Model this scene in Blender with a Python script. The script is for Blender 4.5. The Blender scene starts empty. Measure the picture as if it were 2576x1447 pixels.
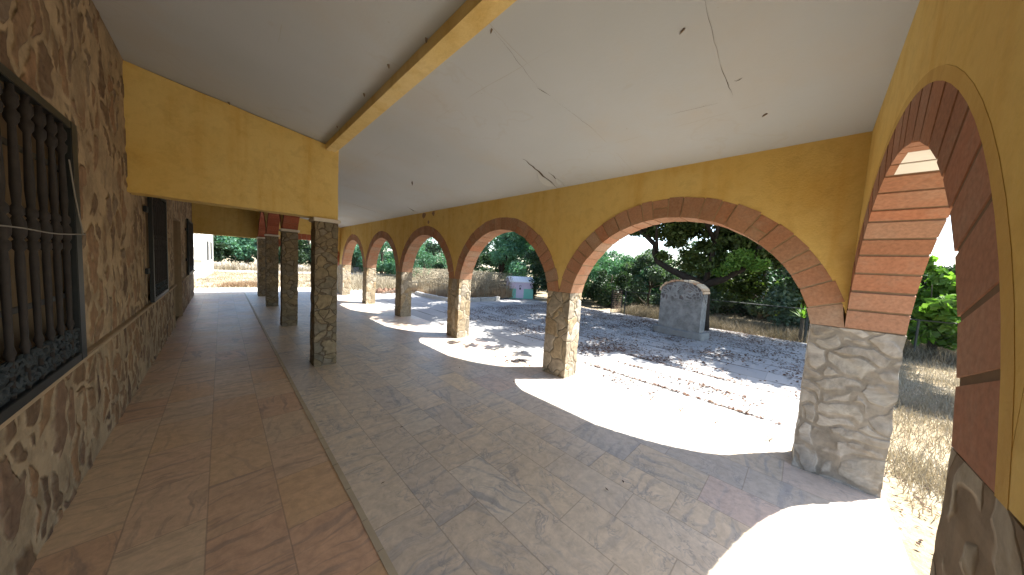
import bpy, bmesh, math, random
import numpy as np
from mathutils import Vector, Matrix, noise
sc = bpy.context.scene
R = math.radians
# ---------------------------------------------------------------- camera
YAW, PITCH, ROLL = .786, -.072, .059
F_ = Vector((math.sin(YAW)*math.cos(PITCH), math.cos(YAW)*math.cos(PITCH), math.sin(PITCH)))
r_ = Vector((math.cos(YAW), -math.sin(YAW), 0)); u_ = r_.cross(F_)
RT = r_*math.cos(ROLL) + u_*math.sin(ROLL); UP = -r_*math.sin(ROLL) + u_*math.cos(ROLL)
cam = bpy.data.cameras.new('camera'); cam.lens = 36*732.5/2576; cam.sensor_width = 36
cam.clip_start = .02; cam.clip_end = 600
co = bpy.data.objects.new('camera', cam); sc.collection.objects.link(co)
m = Matrix((RT, UP, -F_)).transposed().to_4x4(); m.translation = (0, 0, 1.6); co.matrix_world = m
sc.camera = co
# ---------------------------------------------------------------- light
SUN_EL, SUN_AZ = R(57.8), math.atan2(.81, -.587)
w = bpy.data.worlds.new('World'); sc.world = w; w.use_nodes = True
nt = w.node_tree; bg = nt.nodes['Background']
sky = nt.nodes.new('ShaderNodeTexSky'); sky.sky_type = 'NISHITA'; sky.sun_disc = False
sky.sun_elevation = SUN_EL; sky.sun_rotation = SUN_AZ; sky.air_density = 1.0; sky.dust_density = 1.2; sky.ozone_density = .6
nt.links.new(sky.outputs[0], bg.inputs[0]); bg.inputs[1].default_value = .115
sl = bpy.data.lights.new('sun', 'SUN'); sl.energy = 4.0; sl.angle = R(.5); sl.color = (1, .965, .91)
so = bpy.data.objects.new('sun', sl); sc.collection.objects.link(so)
so.rotation_euler = Vector((math.sin(SUN_AZ)*math.cos(SUN_EL), math.cos(SUN_AZ)*math.cos(SUN_EL), math.sin(SUN_EL))).to_track_quat('Z', 'Y').to_euler()
so.location = (10, -8, 20)
sc.view_settings.view_transform = 'Standard'; sc.view_settings.look = 'None'
sc.view_settings.exposure = 2.32; sc.view_settings.gamma = 1
sc.cycles.use_denoising = True
sc.cycles.diffuse_bounces = 6; sc.cycles.max_bounces = 10; sc.cycles.glossy_bounces = 3
sc.cycles.transparent_max_bounces = 6

# ---------------------------------------------------------------- helpers
C = sc.collection
def link(o, parent=None):
    C.objects.link(o); o.parent = parent; return o
def tag(o, label=None, cat=None, group=None, kind=None):
    if label: o['label'] = label
    if cat: o['category'] = cat
    if group: o['group'] = group
    if kind: o['kind'] = kind
    return o
def thing(name, label, cat, loc=(0,0,0), rz=0, group=None):
    o = bpy.data.objects.new(name, None); link(o); o.location = loc; o.rotation_euler = (0,0,rz)
    o.empty_display_size = .2
    return tag(o, label, cat, group)
def mesh(name, V, Fc, mats, parent=None, mi=None, smooth=False):
    me = bpy.data.meshes.new(name); me.from_pydata([tuple(v) for v in V], [], Fc)
    for m_ in (mats if isinstance(mats, (list, tuple)) else [mats]): me.materials.append(m_)
    if mi is not None: me.polygons.foreach_set('material_index', mi)
    if smooth: me.polygons.foreach_set('use_smooth', [True]*len(me.polygons))
    me.update(); return link(bpy.data.objects.new(name, me), parent)
class MB:
    def __init__(s): s.V=[]; s.F=[]; s.M=[]
    def add(s, V, Fc, mi=0):
        b=len(s.V); s.V += [tuple(v) for v in V]; s.F += [tuple(b+i for i in f) for f in Fc]; s.M += [mi]*len(Fc)
    def box(s, x0,x1,y0,y1,z0,z1, mi=0):
        s.hexa([(x0,y0,z0),(x1,y0,z0),(x1,y1,z0),(x0,y1,z0),(x0,y0,z1),(x1,y0,z1),(x1,y1,z1),(x0,y1,z1)], mi)
    def hexa(s, p, mi=0):
        s.add(p, [(3,2,1,0),(4,5,6,7),(0,1,5,4),(1,2,6,5),(2,3,7,6),(3,0,4,7)], mi)
    def tube(s, pts, rad, n=8, mi=0, cap=True):
        pts=[Vector(p) for p in pts]; N=len(pts)
        if not isinstance(rad,(list,tuple)): rad=[rad]*N
        base=len(s.V); ref=Vector((.3,.2,1)).normalized()
        for i,p in enumerate(pts):
            t=(pts[min(i+1,N-1)]-pts[max(i-1,0)]).normalized()
            a=t.cross(ref if abs(t.dot(ref))<.95 else Vector((1,0,0))).normalized(); b=t.cross(a)
            for k in range(n):
                an=2*math.pi*k/n; s.V.append(tuple(p+(a*math.cos(an)+b*math.sin(an))*rad[i]))
        for i in range(N-1):
            for k in range(n):
                k2=(k+1)%n; s.F.append((base+i*n+k,base+i*n+k2,base+(i+1)*n+k2,base+(i+1)*n+k)); s.M.append(mi)
        if cap:
            s.F.append(tuple(base+k for k in range(n-1,-1,-1))); s.M.append(mi)
            s.F.append(tuple(base+(N-1)*n+k for k in range(n))); s.M.append(mi)
    def build(s, name, mats, parent=None, smooth=False, bevel=0):
        o = mesh(name, s.V, s.F, mats, parent, s.M, smooth)
        bm=bmesh.new(); bm.from_mesh(o.data); bmesh.ops.recalc_face_normals(bm, faces=bm.faces)
        if bevel: bmesh.ops.bevel(bm, geom=list(bm.edges), offset=bevel, segments=2, affect='EDGES')
        bm.to_mesh(o.data); bm.free(); return o
def rough_box(name, x0,x1,y0,y1,z0,z1, mats, parent, step=.07, amp=.009, seed=0, top=True):
    """box with a wavy masonry surface, one closed mesh"""
    bm=bmesh.new(); nx=max(1,round((x1-x0)/step)); ny=max(1,round((y1-y0)/step)); nz=max(1,round((z1-z0)/step))
    idx={}
    def v(i,j,k):
        if (i,j,k) not in idx:
            p=Vector((x0+(x1-x0)*i/nx,y0+(y1-y0)*j/ny,z0+(z1-z0)*k/nz))
            n=noise.noise_vector(p*7+Vector((seed,seed*2,0)))*amp + noise.noise_vector(p*19+Vector((seed,0,3)))*amp*.5
            if k in (0,nz): n.z=0
            idx[i,j,k]=bm.verts.new(p+n)
        return idx[i,j,k]
    for i in range(nx):
        for k in range(nz):
            bm.faces.new((v(i,0,k),v(i+1,0,k),v(i+1,0,k+1),v(i,0,k+1))); bm.faces.new((v(i,ny,k+1),v(i+1,ny,k+1),v(i+1,ny,k),v(i,ny,k)))
    for j in range(ny):
        for k in range(nz):
            bm.faces.new((v(0,j,k+1),v(0,j+1,k+1),v(0,j+1,k),v(0,j,k))); bm.faces.new((v(nx,j,k),v(nx,j+1,k),v(nx,j+1,k+1),v(nx,j,k+1)))
    for i in range(nx):
        for j in range(ny):
            bm.faces.new((v(i,j,nz),v(i+1,j,nz),v(i+1,j+1,nz),v(i,j+1,nz))); bm.faces.new((v(i,j+1,0),v(i+1,j+1,0),v(i+1,j,0),v(i,j,0)))
    me=bpy.data.meshes.new(name); bm.to_mesh(me); bm.free(); me.materials.append(mats)
    return link(bpy.data.objects.new(name, me), parent)

# ---------------------------------------------------------------- materials
class NM:
    def __init__(s, name, rough=.8, spec=.3):
        s.m=bpy.data.materials.new(name); s.m.use_nodes=True; s.t=s.m.node_tree; s.p=s.t.nodes['Principled BSDF']
        s.p.inputs['Roughness'].default_value=rough; s.p.inputs['Specular IOR Level'].default_value=spec
        s.pos=s.n('ShaderNodeNewGeometry').outputs['Position']
    def n(s,k,**a):
        q=s.t.nodes.new(k)
        for x,y in a.items(): setattr(q,x,y)
        return q
    def l(s,a,b): s.t.links.new(a,b)
    def set(s,sock,v):
        if isinstance(v,(int,float)): sock.default_value=v
        elif isinstance(v,(tuple,list)): sock.default_value=tuple(v)+((1,) if len(v)==3 and sock.type=='RGBA' else ())
        else: s.l(v,sock)
    def math(s,op,a,b=0,c=0,clamp=False):
        q=s.n('ShaderNodeMath',operation=op,use_clamp=clamp); s.set(q.inputs[0],a); s.set(q.inputs[1],b); s.set(q.inputs[2],c); return q.outputs[0]
    def vmath(s,op,a,b=(0,0,0)):
        q=s.n('ShaderNodeVectorMath',operation=op); s.set(q.inputs[0],a); s.set(q.inputs[1],b); return q.outputs[0]
    def mix(s,f,a,b,bt='MIX'):
        q=s.n('ShaderNodeMix',data_type='RGBA',blend_type=bt); s.set(q.inputs[0],f); s.set(q.inputs[6],a); s.set(q.inputs[7],b); return q.outputs[2]
    def noise(s,scale,detail=4,vec=None,rough=.55,dist=0):
        q=s.n('ShaderNodeTexNoise'); q.inputs['Scale'].default_value=scale; q.inputs['Detail'].default_value=detail
        q.inputs['Roughness'].default_value=rough; q.inputs['Distortion'].default_value=dist
        s.l(vec if vec is not None else s.pos,q.inputs['Vector']); return q.outputs['Fac'], q.outputs['Color']
    def ramp(s,f,stops):
        q=s.n('ShaderNodeValToRGB'); e=q.color_ramp.elements
        while len(e)<len(stops): e.new(.5)
        for i,(p,c) in enumerate(stops):
            e[i].position=p; e[i].color=(c if len(c)==4 else tuple(c)+(1,)) if isinstance(c,(tuple,list)) else (c,c,c,1)
        s.l(f,q.inputs[0]); return q.outputs[0]
    def sstep(s,f,a,b): # linear map a..b -> 0..1
        q=s.n('ShaderNodeMapRange',interpolation_type='SMOOTHSTEP'); s.set(q.inputs[0],f); s.set(q.inputs[1],a); s.set(q.inputs[2],b); return q.outputs[0]
    def scale(s,v): return s.vmath('MULTIPLY',s.pos,v)
    def warp(s,sc_,amt,vec=None):
        c=s.noise(sc_,2)[1]; o=s.vmath('SUBTRACT',c,(.5,.5,.5)); return s.vmath('ADD',vec if vec is not None else s.pos,s.vmath('MULTIPLY',o,(amt,amt,amt)))
    def bump(s,h,strength=.5,dist=.01):
        q=s.n('ShaderNodeBump'); q.inputs['Strength'].default_value=strength; q.inputs['Distance'].default_value=dist; s.l(h,q.inputs['Height']); s.l(q.outputs[0],s.p.inputs['Normal'])
    def col(s,c): s.set(s.p.inputs['Base Color'],c); return s.m
    def sep(s,v=None):
        q=s.n('ShaderNodeSeparateXYZ'); s.l(v if v is not None else s.pos,q.inputs[0]); return q.outputs
    def comb(s,x,y,z):
        q=s.n('ShaderNodeCombineXYZ'); s.set(q.inputs[0],x);s.set(q.inputs[1],y);s.set(q.inputs[2],z); return q.outputs[0]
    def white(s,v):
        q=s.n('ShaderNodeTexWhiteNoise',noise_dimensions='3D'); s.l(v,q.inputs['Vector']); return q.outputs['Value'],q.outputs['Color']
    def isl(s): return s.n('ShaderNodeNewGeometry').outputs['Random Per Island']
    def vor(s,vec,scale,feature='F1'):
        q=s.n('ShaderNodeTexVoronoi',feature=feature); q.inputs['Scale'].default_value=scale; s.l(vec,q.inputs['Vector']); return q

def m_plain(name, c, rough=.7, spec=.3, var=.15, sc_=6):
    k=NM(name,rough,spec); f=k.noise(sc_,5)[0]
    return k.col(k.mix(f,tuple(x*(1-var) for x in c),tuple(min(1,x*(1+var)) for x in c)))
def m_plaster(name, base, stain, light):
    k=NM(name,.88,.15); x,y,z=k.sep()
    big=k.noise(.9,4)[0]; streak=k.noise(1,5,k.scale((5,5,.45)))[0]; fine=k.noise(60,3)[0]; blot=k.noise(2.3,6,None,.65)[0]; mid=k.noise(9,5,k.warp(4,.2),.65)[0]
    c=k.mix(k.sstep(big,.35,.7),base,light); c=k.mix(k.math('MULTIPLY',k.sstep(streak,.48,.72),.6),c,stain)
    c=k.mix(k.math('MULTIPLY',k.sstep(blot,.52,.72),.5),c,stain); c=k.mix(k.math('MULTIPLY',k.sstep(mid,.5,.75),.22),c,light)
    c=k.mix(k.math('MULTIPLY',k.sstep(mid,.55,.3),.18),c,(.30,.18,.05))
    chip=k.sstep(k.noise(6,6,k.warp(7,.1),.75)[0],.735,.75); c=k.mix(k.math('MULTIPLY',chip,.8),c,(.34,.26,.17))
    c=k.mix(k.math('MULTIPLY',fine,.16),c,(.25,.16,.04))
    k.bump(k.math('SUBTRACT',k.math('ADD',k.math('ADD',fine,k.math('MULTIPLY',mid,1.2)),k.math('MULTIPLY',big,3)),chip),.4,.006)
    return k.col(c)
M={}
M['yellow']=m_plaster('yellow_plaster',(.67,.46,.135),(.59,.355,.08),(.72,.54,.20))
M['paleyellow']=m_plaster('pale_yellow_paint',(.70,.54,.23),(.58,.39,.12),(.75,.61,.31))
M['rim']=m_plaster('brown_edge_paint',(.55,.35,.10),(.46,.28,.07),(.62,.43,.14))
def m_ceiling():
    k=NM('ceiling_paint',.9,.1)
    big=k.noise(.5,4)[0]; fine=k.noise(45,4)[0]; st=k.noise(1.7,6,None,.7)[0]
    c=k.mix(k.sstep(big,.3,.75),(.41,.44,.455),(.455,.485,.505)); c=k.mix(k.math('MULTIPLY',k.sstep(st,.58,.8),.25),c,(.5,.43,.33))
    x,y,z=k.sep()
    # thin board joints every 2.2 m along y and x
    wob=k.math('MULTIPLY',k.math('SUBTRACT',k.noise(1.2,3)[0],.5),.05)
    def joint(coord,per,off):
        a=k.math('ABSOLUTE',k.math('SUBTRACT',k.math('FRACT',k.math('DIVIDE',k.math('ADD',k.math('ADD',coord,off),wob),per)),.5))
        return k.math('LESS_THAN',a,.0022/per)
    gap=k.sstep(k.noise(1.6,3)[0],.50,.62)
    j=k.math('MULTIPLY',k.math('MAXIMUM',joint(y,2.2,-.45),joint(x,1.25,.3)),gap)
    c=k.mix(k.math('MULTIPLY',j,.45),c,(.30,.26,.2))
    sp=k.sstep(k.noise(9,3,k.scale((1,1.6,1)),.6)[0],.745,.77); c=k.mix(k.math('MULTIPLY',sp,.5),c,(.28,.25,.2))
    tint=k.noise(.8,5,k.warp(2,.3),.6)[0]; c=k.mix(k.math('MULTIPLY',k.sstep(tint,.45,.7),.30),c,(.44,.385,.31))
    ring=k.math('ABSOLUTE',k.math('SUBTRACT',k.noise(1.1,4,k.warp(3,.25),.5)[0],.62)); c=k.mix(k.math('MULTIPLY',k.math('SUBTRACT',1,k.sstep(ring,.0,.012)),.10),c,(.33,.25,.16))
    k.bump(k.math('ADD',k.math('MULTIPLY',fine,.4),k.math('MULTIPLY',k.noise(6,5,None,.6)[0],1.5)),.30,.006); return k.col(c)
M['ceiling']=m_ceiling()
def m_rubble(name, mortar, stones, scale=4.2, stretch=(1,1,1), cover=.12, warp=.22, soft=.05, bump=1.0, dist=.02, zmask=None, part=0.0, disp=.016):
    """rubble masonry: cells of stone in mortar; 'part' hides stones under render where a noise is high"""
    k=NM(name,.9,.15)
    v=k.warp(2.2,warp,k.scale(stretch)); v=k.warp(9,.05,v)
    e=k.vor(v,scale,'DISTANCE_TO_EDGE').outputs['Distance']; cc=k.vor(v,scale).outputs['Color']
    rnd=k.sep(cc)[0]; rnd2=k.sep(cc)[1]
    mask=k.sstep(e,cover-soft,cover+soft)
    if part: mask=k.math('MULTIPLY',mask,k.sstep(k.math('ADD',rnd2,k.math('MULTIPLY',k.noise(.9,3)[0],.9)),part,part+.12))
    if zmask: mask=k.math('MULTIPLY',mask,k.sstep(k.math('ADD',k.sep()[2],k.math('MULTIPLY',k.noise(3,3)[0],.5)),zmask[0],zmask[1]))
    st=k.ramp(rnd,[(i/(len(stones)-1),s) for i,s in enumerate(stones)])
    det=k.noise(14,6,k.warp(3,.3),.65)[0]; vein=k.noise(5,4,k.scale((1,1,4)))[0]
    st=k.mix(1,st,k.ramp(det,[(.25,.55),(.75,1.35)]),'MULTIPLY'); st=k.mix(k.math('MULTIPLY',k.sstep(vein,.55,.7),.35),st,(.26,.2,.13))
    mo=k.mix(k.sstep(k.noise(5,6,None,.7)[0],.3,.7),tuple(c*.68 for c in mortar),tuple(c*1.25 for c in mortar))
    hgt=k.math('ADD',k.math('MULTIPLY',mask,k.math('ADD',.6,k.math('MULTIPLY',rnd,.4))),k.math('MULTIPLY',det,.35))
    k.bump(hgt,bump,dist)
    dn=k.n('ShaderNodeDisplacement'); k.l(hgt,dn.inputs['Height']); dn.inputs['Midlevel'].default_value=.6; dn.inputs['Scale'].default_value=disp
    k.l(dn.outputs[0],k.t.nodes['Material Output'].inputs['Displacement']); k.m.displacement_method='BOTH'
    return k.col(k.mix(mask,mo,st))
M['house_rubble']=m_rubble('house_rubble',(.34,.25,.15),[(.135,.085,.052),(.20,.135,.08),(.26,.155,.085),(.17,.125,.09),(.24,.175,.11)],5.4,(1,1.1,.6),.12,.45,.05,.5,.012,part=.58,disp=.010)
M['house_dado']=m_rubble('house_dado_rubble',(.33,.245,.15),[(.11,.065,.042),(.17,.11,.065),(.26,.15,.075),(.15,.10,.07)],5.0,(1,1.0,.62),.12,.45,.045,.5,.012,part=.5,disp=.010)
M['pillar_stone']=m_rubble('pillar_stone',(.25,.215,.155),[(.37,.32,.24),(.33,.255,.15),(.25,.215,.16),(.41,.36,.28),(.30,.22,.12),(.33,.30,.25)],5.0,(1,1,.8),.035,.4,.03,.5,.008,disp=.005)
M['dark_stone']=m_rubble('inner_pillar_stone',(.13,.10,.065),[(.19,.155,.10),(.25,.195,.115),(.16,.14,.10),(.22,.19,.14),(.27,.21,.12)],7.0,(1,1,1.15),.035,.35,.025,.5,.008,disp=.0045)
M['big_stone']=m_rubble('corner_pillar_stone',(.245,.22,.18),[(.36,.34,.295),(.31,.29,.25),(.40,.375,.33),(.28,.255,.215),(.33,.315,.28)],4.8,(1,1,1.15),.085,.6,.035,.35,.006,disp=.0025)
M['near_stone']=m_rubble('near_pillar_stone',(.21,.165,.12),[(.36,.33,.28),(.30,.27,.225),(.40,.37,.31),(.27,.22,.17)],6.5,(1,1,.8),.16,.5,.03,.5,.008,part=.35,disp=.003)
M['monument']=m_rubble('monument_stone',(.22,.215,.195),[(.12,.11,.10),(.16,.14,.13),(.10,.085,.08),(.17,.165,.15)],9,(1,1,1),.12,.3,.03,.5,.008,zmask=(1.1,1.3),part=.5,disp=.01)
M['monument_base']=m_plain('monument_base_stone',(.20,.20,.185),.9,.1,.45,5)
def m_brick(name, cols, dusty):
    k=NM(name,.85,.15); r=k.isl()
    c=k.ramp(r,[(i/(len(cols)-1),s) for i,s in enumerate(cols)])
    d=k.noise(4,6,k.warp(3,.3),.7)[0]; c=k.mix(k.math('MULTIPLY',k.sstep(d,.45,.75),.6),c,dusty)
    f=k.noise(50,4)[0]; c=k.mix(1,c,k.ramp(f,[(.3,.82),(.7,1.15)]),'MULTIPLY'); k.bump(k.math('ADD',f,d),.4,.004); return k.col(c)
M['brick']=m_brick('terracotta_tile',[(.36,.17,.09),(.39,.215,.13),(.31,.17,.10),(.43,.24,.145),(.35,.225,.15),(.39,.17,.09)],(.40,.30,.22))
M['brick_end']=m_brick('pinkish_brick',[(.34,.165,.095),(.28,.135,.08),(.37,.195,.125),(.31,.18,.12),(.35,.15,.085)],(.32,.22,.16))
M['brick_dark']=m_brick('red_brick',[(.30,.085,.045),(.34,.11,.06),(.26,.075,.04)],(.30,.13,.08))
M['mortar']=m_plain('brick_mortar',(.36,.27,.17),.95,.05,.25,12)
M['mortar_mid']=m_plain('mid_mortar',(.25,.18,.12),.95,.05,.3,12)
M['mortar_end']=m_plain('deep_joint_mortar',(.19,.13,.085),.95,.05,.3,12)
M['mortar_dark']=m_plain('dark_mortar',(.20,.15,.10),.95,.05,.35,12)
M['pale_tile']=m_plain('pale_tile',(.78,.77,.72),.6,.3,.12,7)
M['capital']=m_plain('capital_stone',(.62,.57,.48),.7,.2,.2,10)
M['white_wall']=m_plain('white_render',(.80,.78,.70),.9,.1,.08,2)
M['metal']=m_plain('dark_iron',(.012,.015,.015),.5,.3,.4,20)
M['rust']=m_plain('rusty_iron',(.026,.021,.018),.7,.3,.6,25)
M['fence']=m_plain('fence_metal',(.03,.035,.03),.6,.4,.4,14)
M['shutter']=m_plain('dark_shutter',(.035,.036,.036),.6,.3,.3,8)
M['curtain']=m_plain('grey_pane',(.17,.165,.15),.35,.5,.5,5)
M['wood']=m_plain('old_wood',(.22,.18,.14),.85,.1,.4,9)
M['bark']=m_plain('bark',(.035,.028,.022),.95,.1,.5,14)
M['bark2']=m_plain('grey_bark',(.10,.085,.065),.95,.1,.5,14)
M['kerbstone']=m_plain('kerb_stone',(.40,.39,.36),.9,.1,.3,5)
M['crack']=m_plain('crack_dark',(.09,.07,.05),1,0,.3,10)
M['rope']=m_plain('white_cord',(.24,.22,.19),.8,.1,.2,30)
M['lilac']=m_plain('lilac_plastic',(.60,.52,.66),.5,.3,.08,5)
M['teal']=m_plain('teal_plastic',(.20,.54,.45),.5,.3,.10,5)
M['white_plastic']=m_plain('white_plastic',(.80,.80,.82),.5,.3,.06,5)
M['black_trim']=m_plain('black_trim',(.02,.02,.03),.5,.3,.1,5)

def m_floor():
    k=NM('marble_floor',.5,.35); x,y,z=k.sep()
    west=k.math('LESS_THAN',x,.605)
    east=k.math('GREATER_THAN',x,2.42)
    # cells
    def cells(ox,px,oy,py):
        u=k.math('DIVIDE',k.math('SUBTRACT',x,ox),px); iu=k.math('FLOOR',u)
        sh=k.math('MULTIPLY',k.math('FRACT',k.math('MULTIPLY',iu,.381)),1.0)
        v=k.math('ADD',k.math('DIVIDE',k.math('SUBTRACT',y,oy),py),sh); iv=k.math('FLOOR',v)
        fu=k.math('MULTIPLY',k.math('ABSOLUTE',k.math('SUBTRACT',k.math('FRACT',u),.5)),px)
        fv=k.math('MULTIPLY',k.math('ABSOLUTE',k.math('SUBTRACT',k.math('FRACT',v),.5)),py)
        g=k.math('MAXIMUM',k.math('SUBTRACT',fu,px/2-.0035),k.math('SUBTRACT',fv,py/2-.0035))
        return iu,iv,k.sstep(g,-.001,.0015)
    a=cells(.592,.3335,3.34,.52); b=cells(.62,.30,1.05,.60); c=cells(2.42,.385,.4,.55)
    def sel(i): return k.math('ADD',k.math('ADD',k.math('MULTIPLY',a[i],west),k.math('MULTIPLY',c[i],east)),k.math('MULTIPLY',b[i],k.math('SUBTRACT',1,k.math('ADD',west,east))))
    iu,iv,gr=sel(0),sel(1),sel(2)
    cell=k.comb(iu,iv,k.math('ADD',west,k.math('MULTIPLY',east,2)))
    rv,rc=k.white(cell); r0,r1,r2=k.sep(rc)
    # veins : streak direction flips per tile
    flip=k.math('GREATER_THAN',r1,.62)
    w=k.noise(2.5,3)[1]; wp=k.vmath('ADD',k.vmath('ADD',k.pos,k.vmath('MULTIPLY',w,(.22,.22,.22))),k.vmath('MULTIPLY',rc,(7,7,7)))
    sx,sy,sz=k.sep(wp)
    a1=k.math('ADD',sx,k.math('MULTIPLY',sy,k.math('MULTIPLY',k.math('SUBTRACT',r2,.5),.9))); b1=sy
    d1=k.comb(k.math('MULTIPLY',a1,2.0),k.math('MULTIPLY',b1,16),0); d2=k.comb(k.math('MULTIPLY',a1,16),k.math('MULTIPLY',b1,2.0),0)
    vm=k.n('ShaderNodeMix',data_type='VECTOR'); k.l(flip,vm.inputs[0]); k.l(d1,vm.inputs[4]); k.l(d2,vm.inputs[5])
    st=k.noise(1,5,vm.outputs[1],.6,.4)[0]
    crk=k.noise(7,5,wp,.6,.6)[0]; ridge=k.math('ABSOLUTE',k.math('SUBTRACT',crk,.5))
    cl=k.noise(3,4,wp,.6)[0]
    # colours
    peach=k.ramp(rv,[(0,(.60,.36,.18)),(.3,(.64,.42,.225)),(.55,(.64,.46,.28)),(.8,(.61,.36,.205)),(1,(.56,.38,.22))])
    grey=k.ramp(rv,[(0,(.62,.52,.39)),(.35,(.68,.555,.39)),(.6,(.62,.505,.36)),(.8,(.55,.485,.40)),(1,(.70,.59,.43))])
    pink=k.ramp(rv,[(0,(.56,.44,.34)),(.3,(.55,.43,.35)),(.55,(.58,.50,.42)),(.8,(.43,.40,.36)),(1,(.55,.46,.34))])
    base=k.mix(west,grey,peach); base=k.mix(east,base,pink)
    # large drift from dirt: beige in distance of hall
    drift=k.noise(.45,3)[0]; base=k.mix(k.math('MULTIPLY',k.sstep(drift,.4,.7),.35),base,(.42,.34,.24))
    veincol=k.mix(west,(.28,.28,.275),(.27,.20,.145))
    base=k.mix(k.math('MULTIPLY',k.sstep(st,.50,.64),k.math('ADD',.15,k.math('MULTIPLY',r0,.5))),base,veincol)
    notw=k.math('SUBTRACT',1,west)
    marb=k.math('MULTIPLY',k.math('MULTIPLY',k.math('SUBTRACT',1,k.sstep(ridge,.0,.035)),notw),k.sstep(cl,.42,.6))
    base=k.mix(k.math('MULTIPLY',marb,.55),base,(.24,.24,.24))
    base=k.mix(k.math('MULTIPLY',k.sstep(cl,.58,.75),.3),base,veincol)
    base=k.mix(k.math('MULTIPLY',gr,.4),base,(.19,.14,.095)); mot=k.noise(16,6,wp,.72)[0]; base=k.mix(1,base,k.ramp(mot,[(.3,.80),(.7,1.15)]),'MULTIPLY'); spk=k.sstep(k.noise(38,3,None,.7)[0],.66,.74); base=k.mix(k.math('MULTIPLY',spk,.35),base,(.20,.16,.12))
    dirt=k.sstep(k.noise(1.1,6,None,.7)[0],.5,.75); base=k.mix(k.math('MULTIPLY',dirt,.25),base,(.27,.20,.13))
    k.l(k.math('ADD',.27,k.math('MULTIPLY',k.noise(4,5,None,.65)[0],.32)),k.p.inputs['Roughness'])
    k.bump(k.math('SUBTRACT',1,gr),.3,.002); return k.col(base)
M['floor']=m_floor()
def m_court():
    k=NM('courtyard_paving',.75,.2); x,y,z=k.sep()
    u=k.math('DIVIDE',k.math('SUBTRACT',x,3.87),.60); v=k.math('DIVIDE',y,.60); iu=k.math('FLOOR',u)
    v=k.math('ADD',v,k.math('MULTIPLY',k.math('FRACT',k.math('MULTIPLY',iu,.37)),1))
    wob=k.math('MULTIPLY',k.math('SUBTRACT',k.noise(14,4,None,.7)[0],.5),.07)
    du=k.math('SUBTRACT',.5,k.math('ABSOLUTE',k.math('SUBTRACT',k.math('FRACT',u),.5))); dv=k.math('SUBTRACT',.5,k.math('ABSOLUTE',k.math('SUBTRACT',k.math('FRACT',v),.5)))
    gap=k.sstep(k.noise(1.5,3)[0],.42,.62)
    gu=k.math('MULTIPLY',k.math('SUBTRACT',1,k.sstep(k.math('ADD',du,wob),.026,.042)),k.math('ADD',.2,k.math('MULTIPLY',gap,.8)))
    gv=k.math('MULTIPLY',k.math('SUBTRACT',1,k.sstep(dv,.004,.010)),.25)
    rv,rc=k.white(k.comb(iu,k.math('FLOOR',v),3))
    base=k.ramp(rv,[(0,(.28,.275,.265)),(.5,(.325,.32,.305)),(1,(.26,.26,.255))])
    base=k.mix(k.math('MULTIPLY',k.sstep(k.noise(2.2,6,None,.7)[0],.5,.72),.35),base,(.36,.32,.27))
    base=k.mix(k.math('MAXIMUM',gu,gv),base,(.05,.033,.022))
    return k.col(base)
M['court']=m_court()
def m_ground():
    k=NM('dry_ground',.95,.05); f=k.noise(1.3,7,None,.7)[0]; g=k.noise(14,5,k.scale((1,1,1)),.7)[0]
    c=k.ramp(f,[(.3,(.24,.185,.115)),(.5,(.32,.26,.17)),(.7,(.38,.335,.26))]); c=k.mix(1,c,k.ramp(g,[(.3,.7),(.7,1.2)]),'MULTIPLY'); k.bump(g,1,.03); return k.col(c)
M['ground']=m_ground()
def m_concrete():
    k=NM('pale_apron',.9,.1); f=k.noise(1.6,6,None,.7)[0]
    return k.col(k.ramp(f,[(.3,(.36,.34,.31)),(.7,(.55,.52,.47))]))
M['apron']=m_concrete()
def m_leaf(name, cols, trans=.35, rough=.5, tint=(1.2,1.5,.6)):
    k=NM(name,rough,.25); r=k.isl(); big=k.noise(1.1,3)[0]
    f=k.math('ADD',k.math('MULTIPLY',r,.6),k.math('MULTIPLY',k.sstep(big,.3,.7),.4))
    c=k.ramp(f,[(i/(len(cols)-1),s) for i,s in enumerate(cols)]); k.col(c)
    tr=k.n('ShaderNodeBsdfTranslucent'); k.l(k.mix(1,c,tint,'MULTIPLY'),tr.inputs[0])
    mx=k.n('ShaderNodeMixShader'); mx.inputs[0].default_value=trans; k.l(k.p.outputs[0],mx.inputs[1]); k.l(tr.outputs[0],mx.inputs[2])
    k.l(mx.outputs[0],k.t.nodes['Material Output'].inputs[0]); return k.m
M['leaf_oak']=m_leaf('oak_leaf',[(.030,.045,.014),(.05,.075,.02),(.08,.11,.03),(.11,.14,.045)],.3)
M['leaf_teal']=m_leaf('blue_green_leaf',[(.04,.10,.065),(.07,.16,.10),(.10,.22,.14),(.14,.28,.18)],.3)
M['leaf_grey']=m_leaf('grey_green_leaf',[(.06,.10,.065),(.10,.15,.10),(.16,.20,.15)],.25)
M['leaf_wood']=m_leaf('wood_leaf',[(.03,.06,.04),(.05,.10,.06),(.07,.14,.09),(.10,.17,.12)],.25)
M['leaf_dark']=m_leaf('dark_leaf',[(.018,.032,.018),(.03,.055,.028),(.05,.085,.04)],.25)
M['leaf_bright']=m_leaf('bright_leaf',[(.05,.10,.02),(.09,.17,.03),(.14,.24,.045),(.20,.31,.08)],.4)
M['grass']=m_leaf('dry_grass',[(.22,.185,.125),(.29,.245,.17),(.36,.315,.225),(.42,.37,.28)],.2,.8,(1,.95,.8))
M['grass_dull']=m_leaf('dull_grass',[(.11,.105,.065),(.17,.145,.095),(.24,.20,.14),(.32,.27,.20)],.2,.8,(1,.95,.8))
M['grass_red']=m_leaf('rusty_grass',[(.27,.17,.10),(.34,.24,.15),(.42,.32,.21)],.2,.8,(1,.95,.8))
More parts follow.
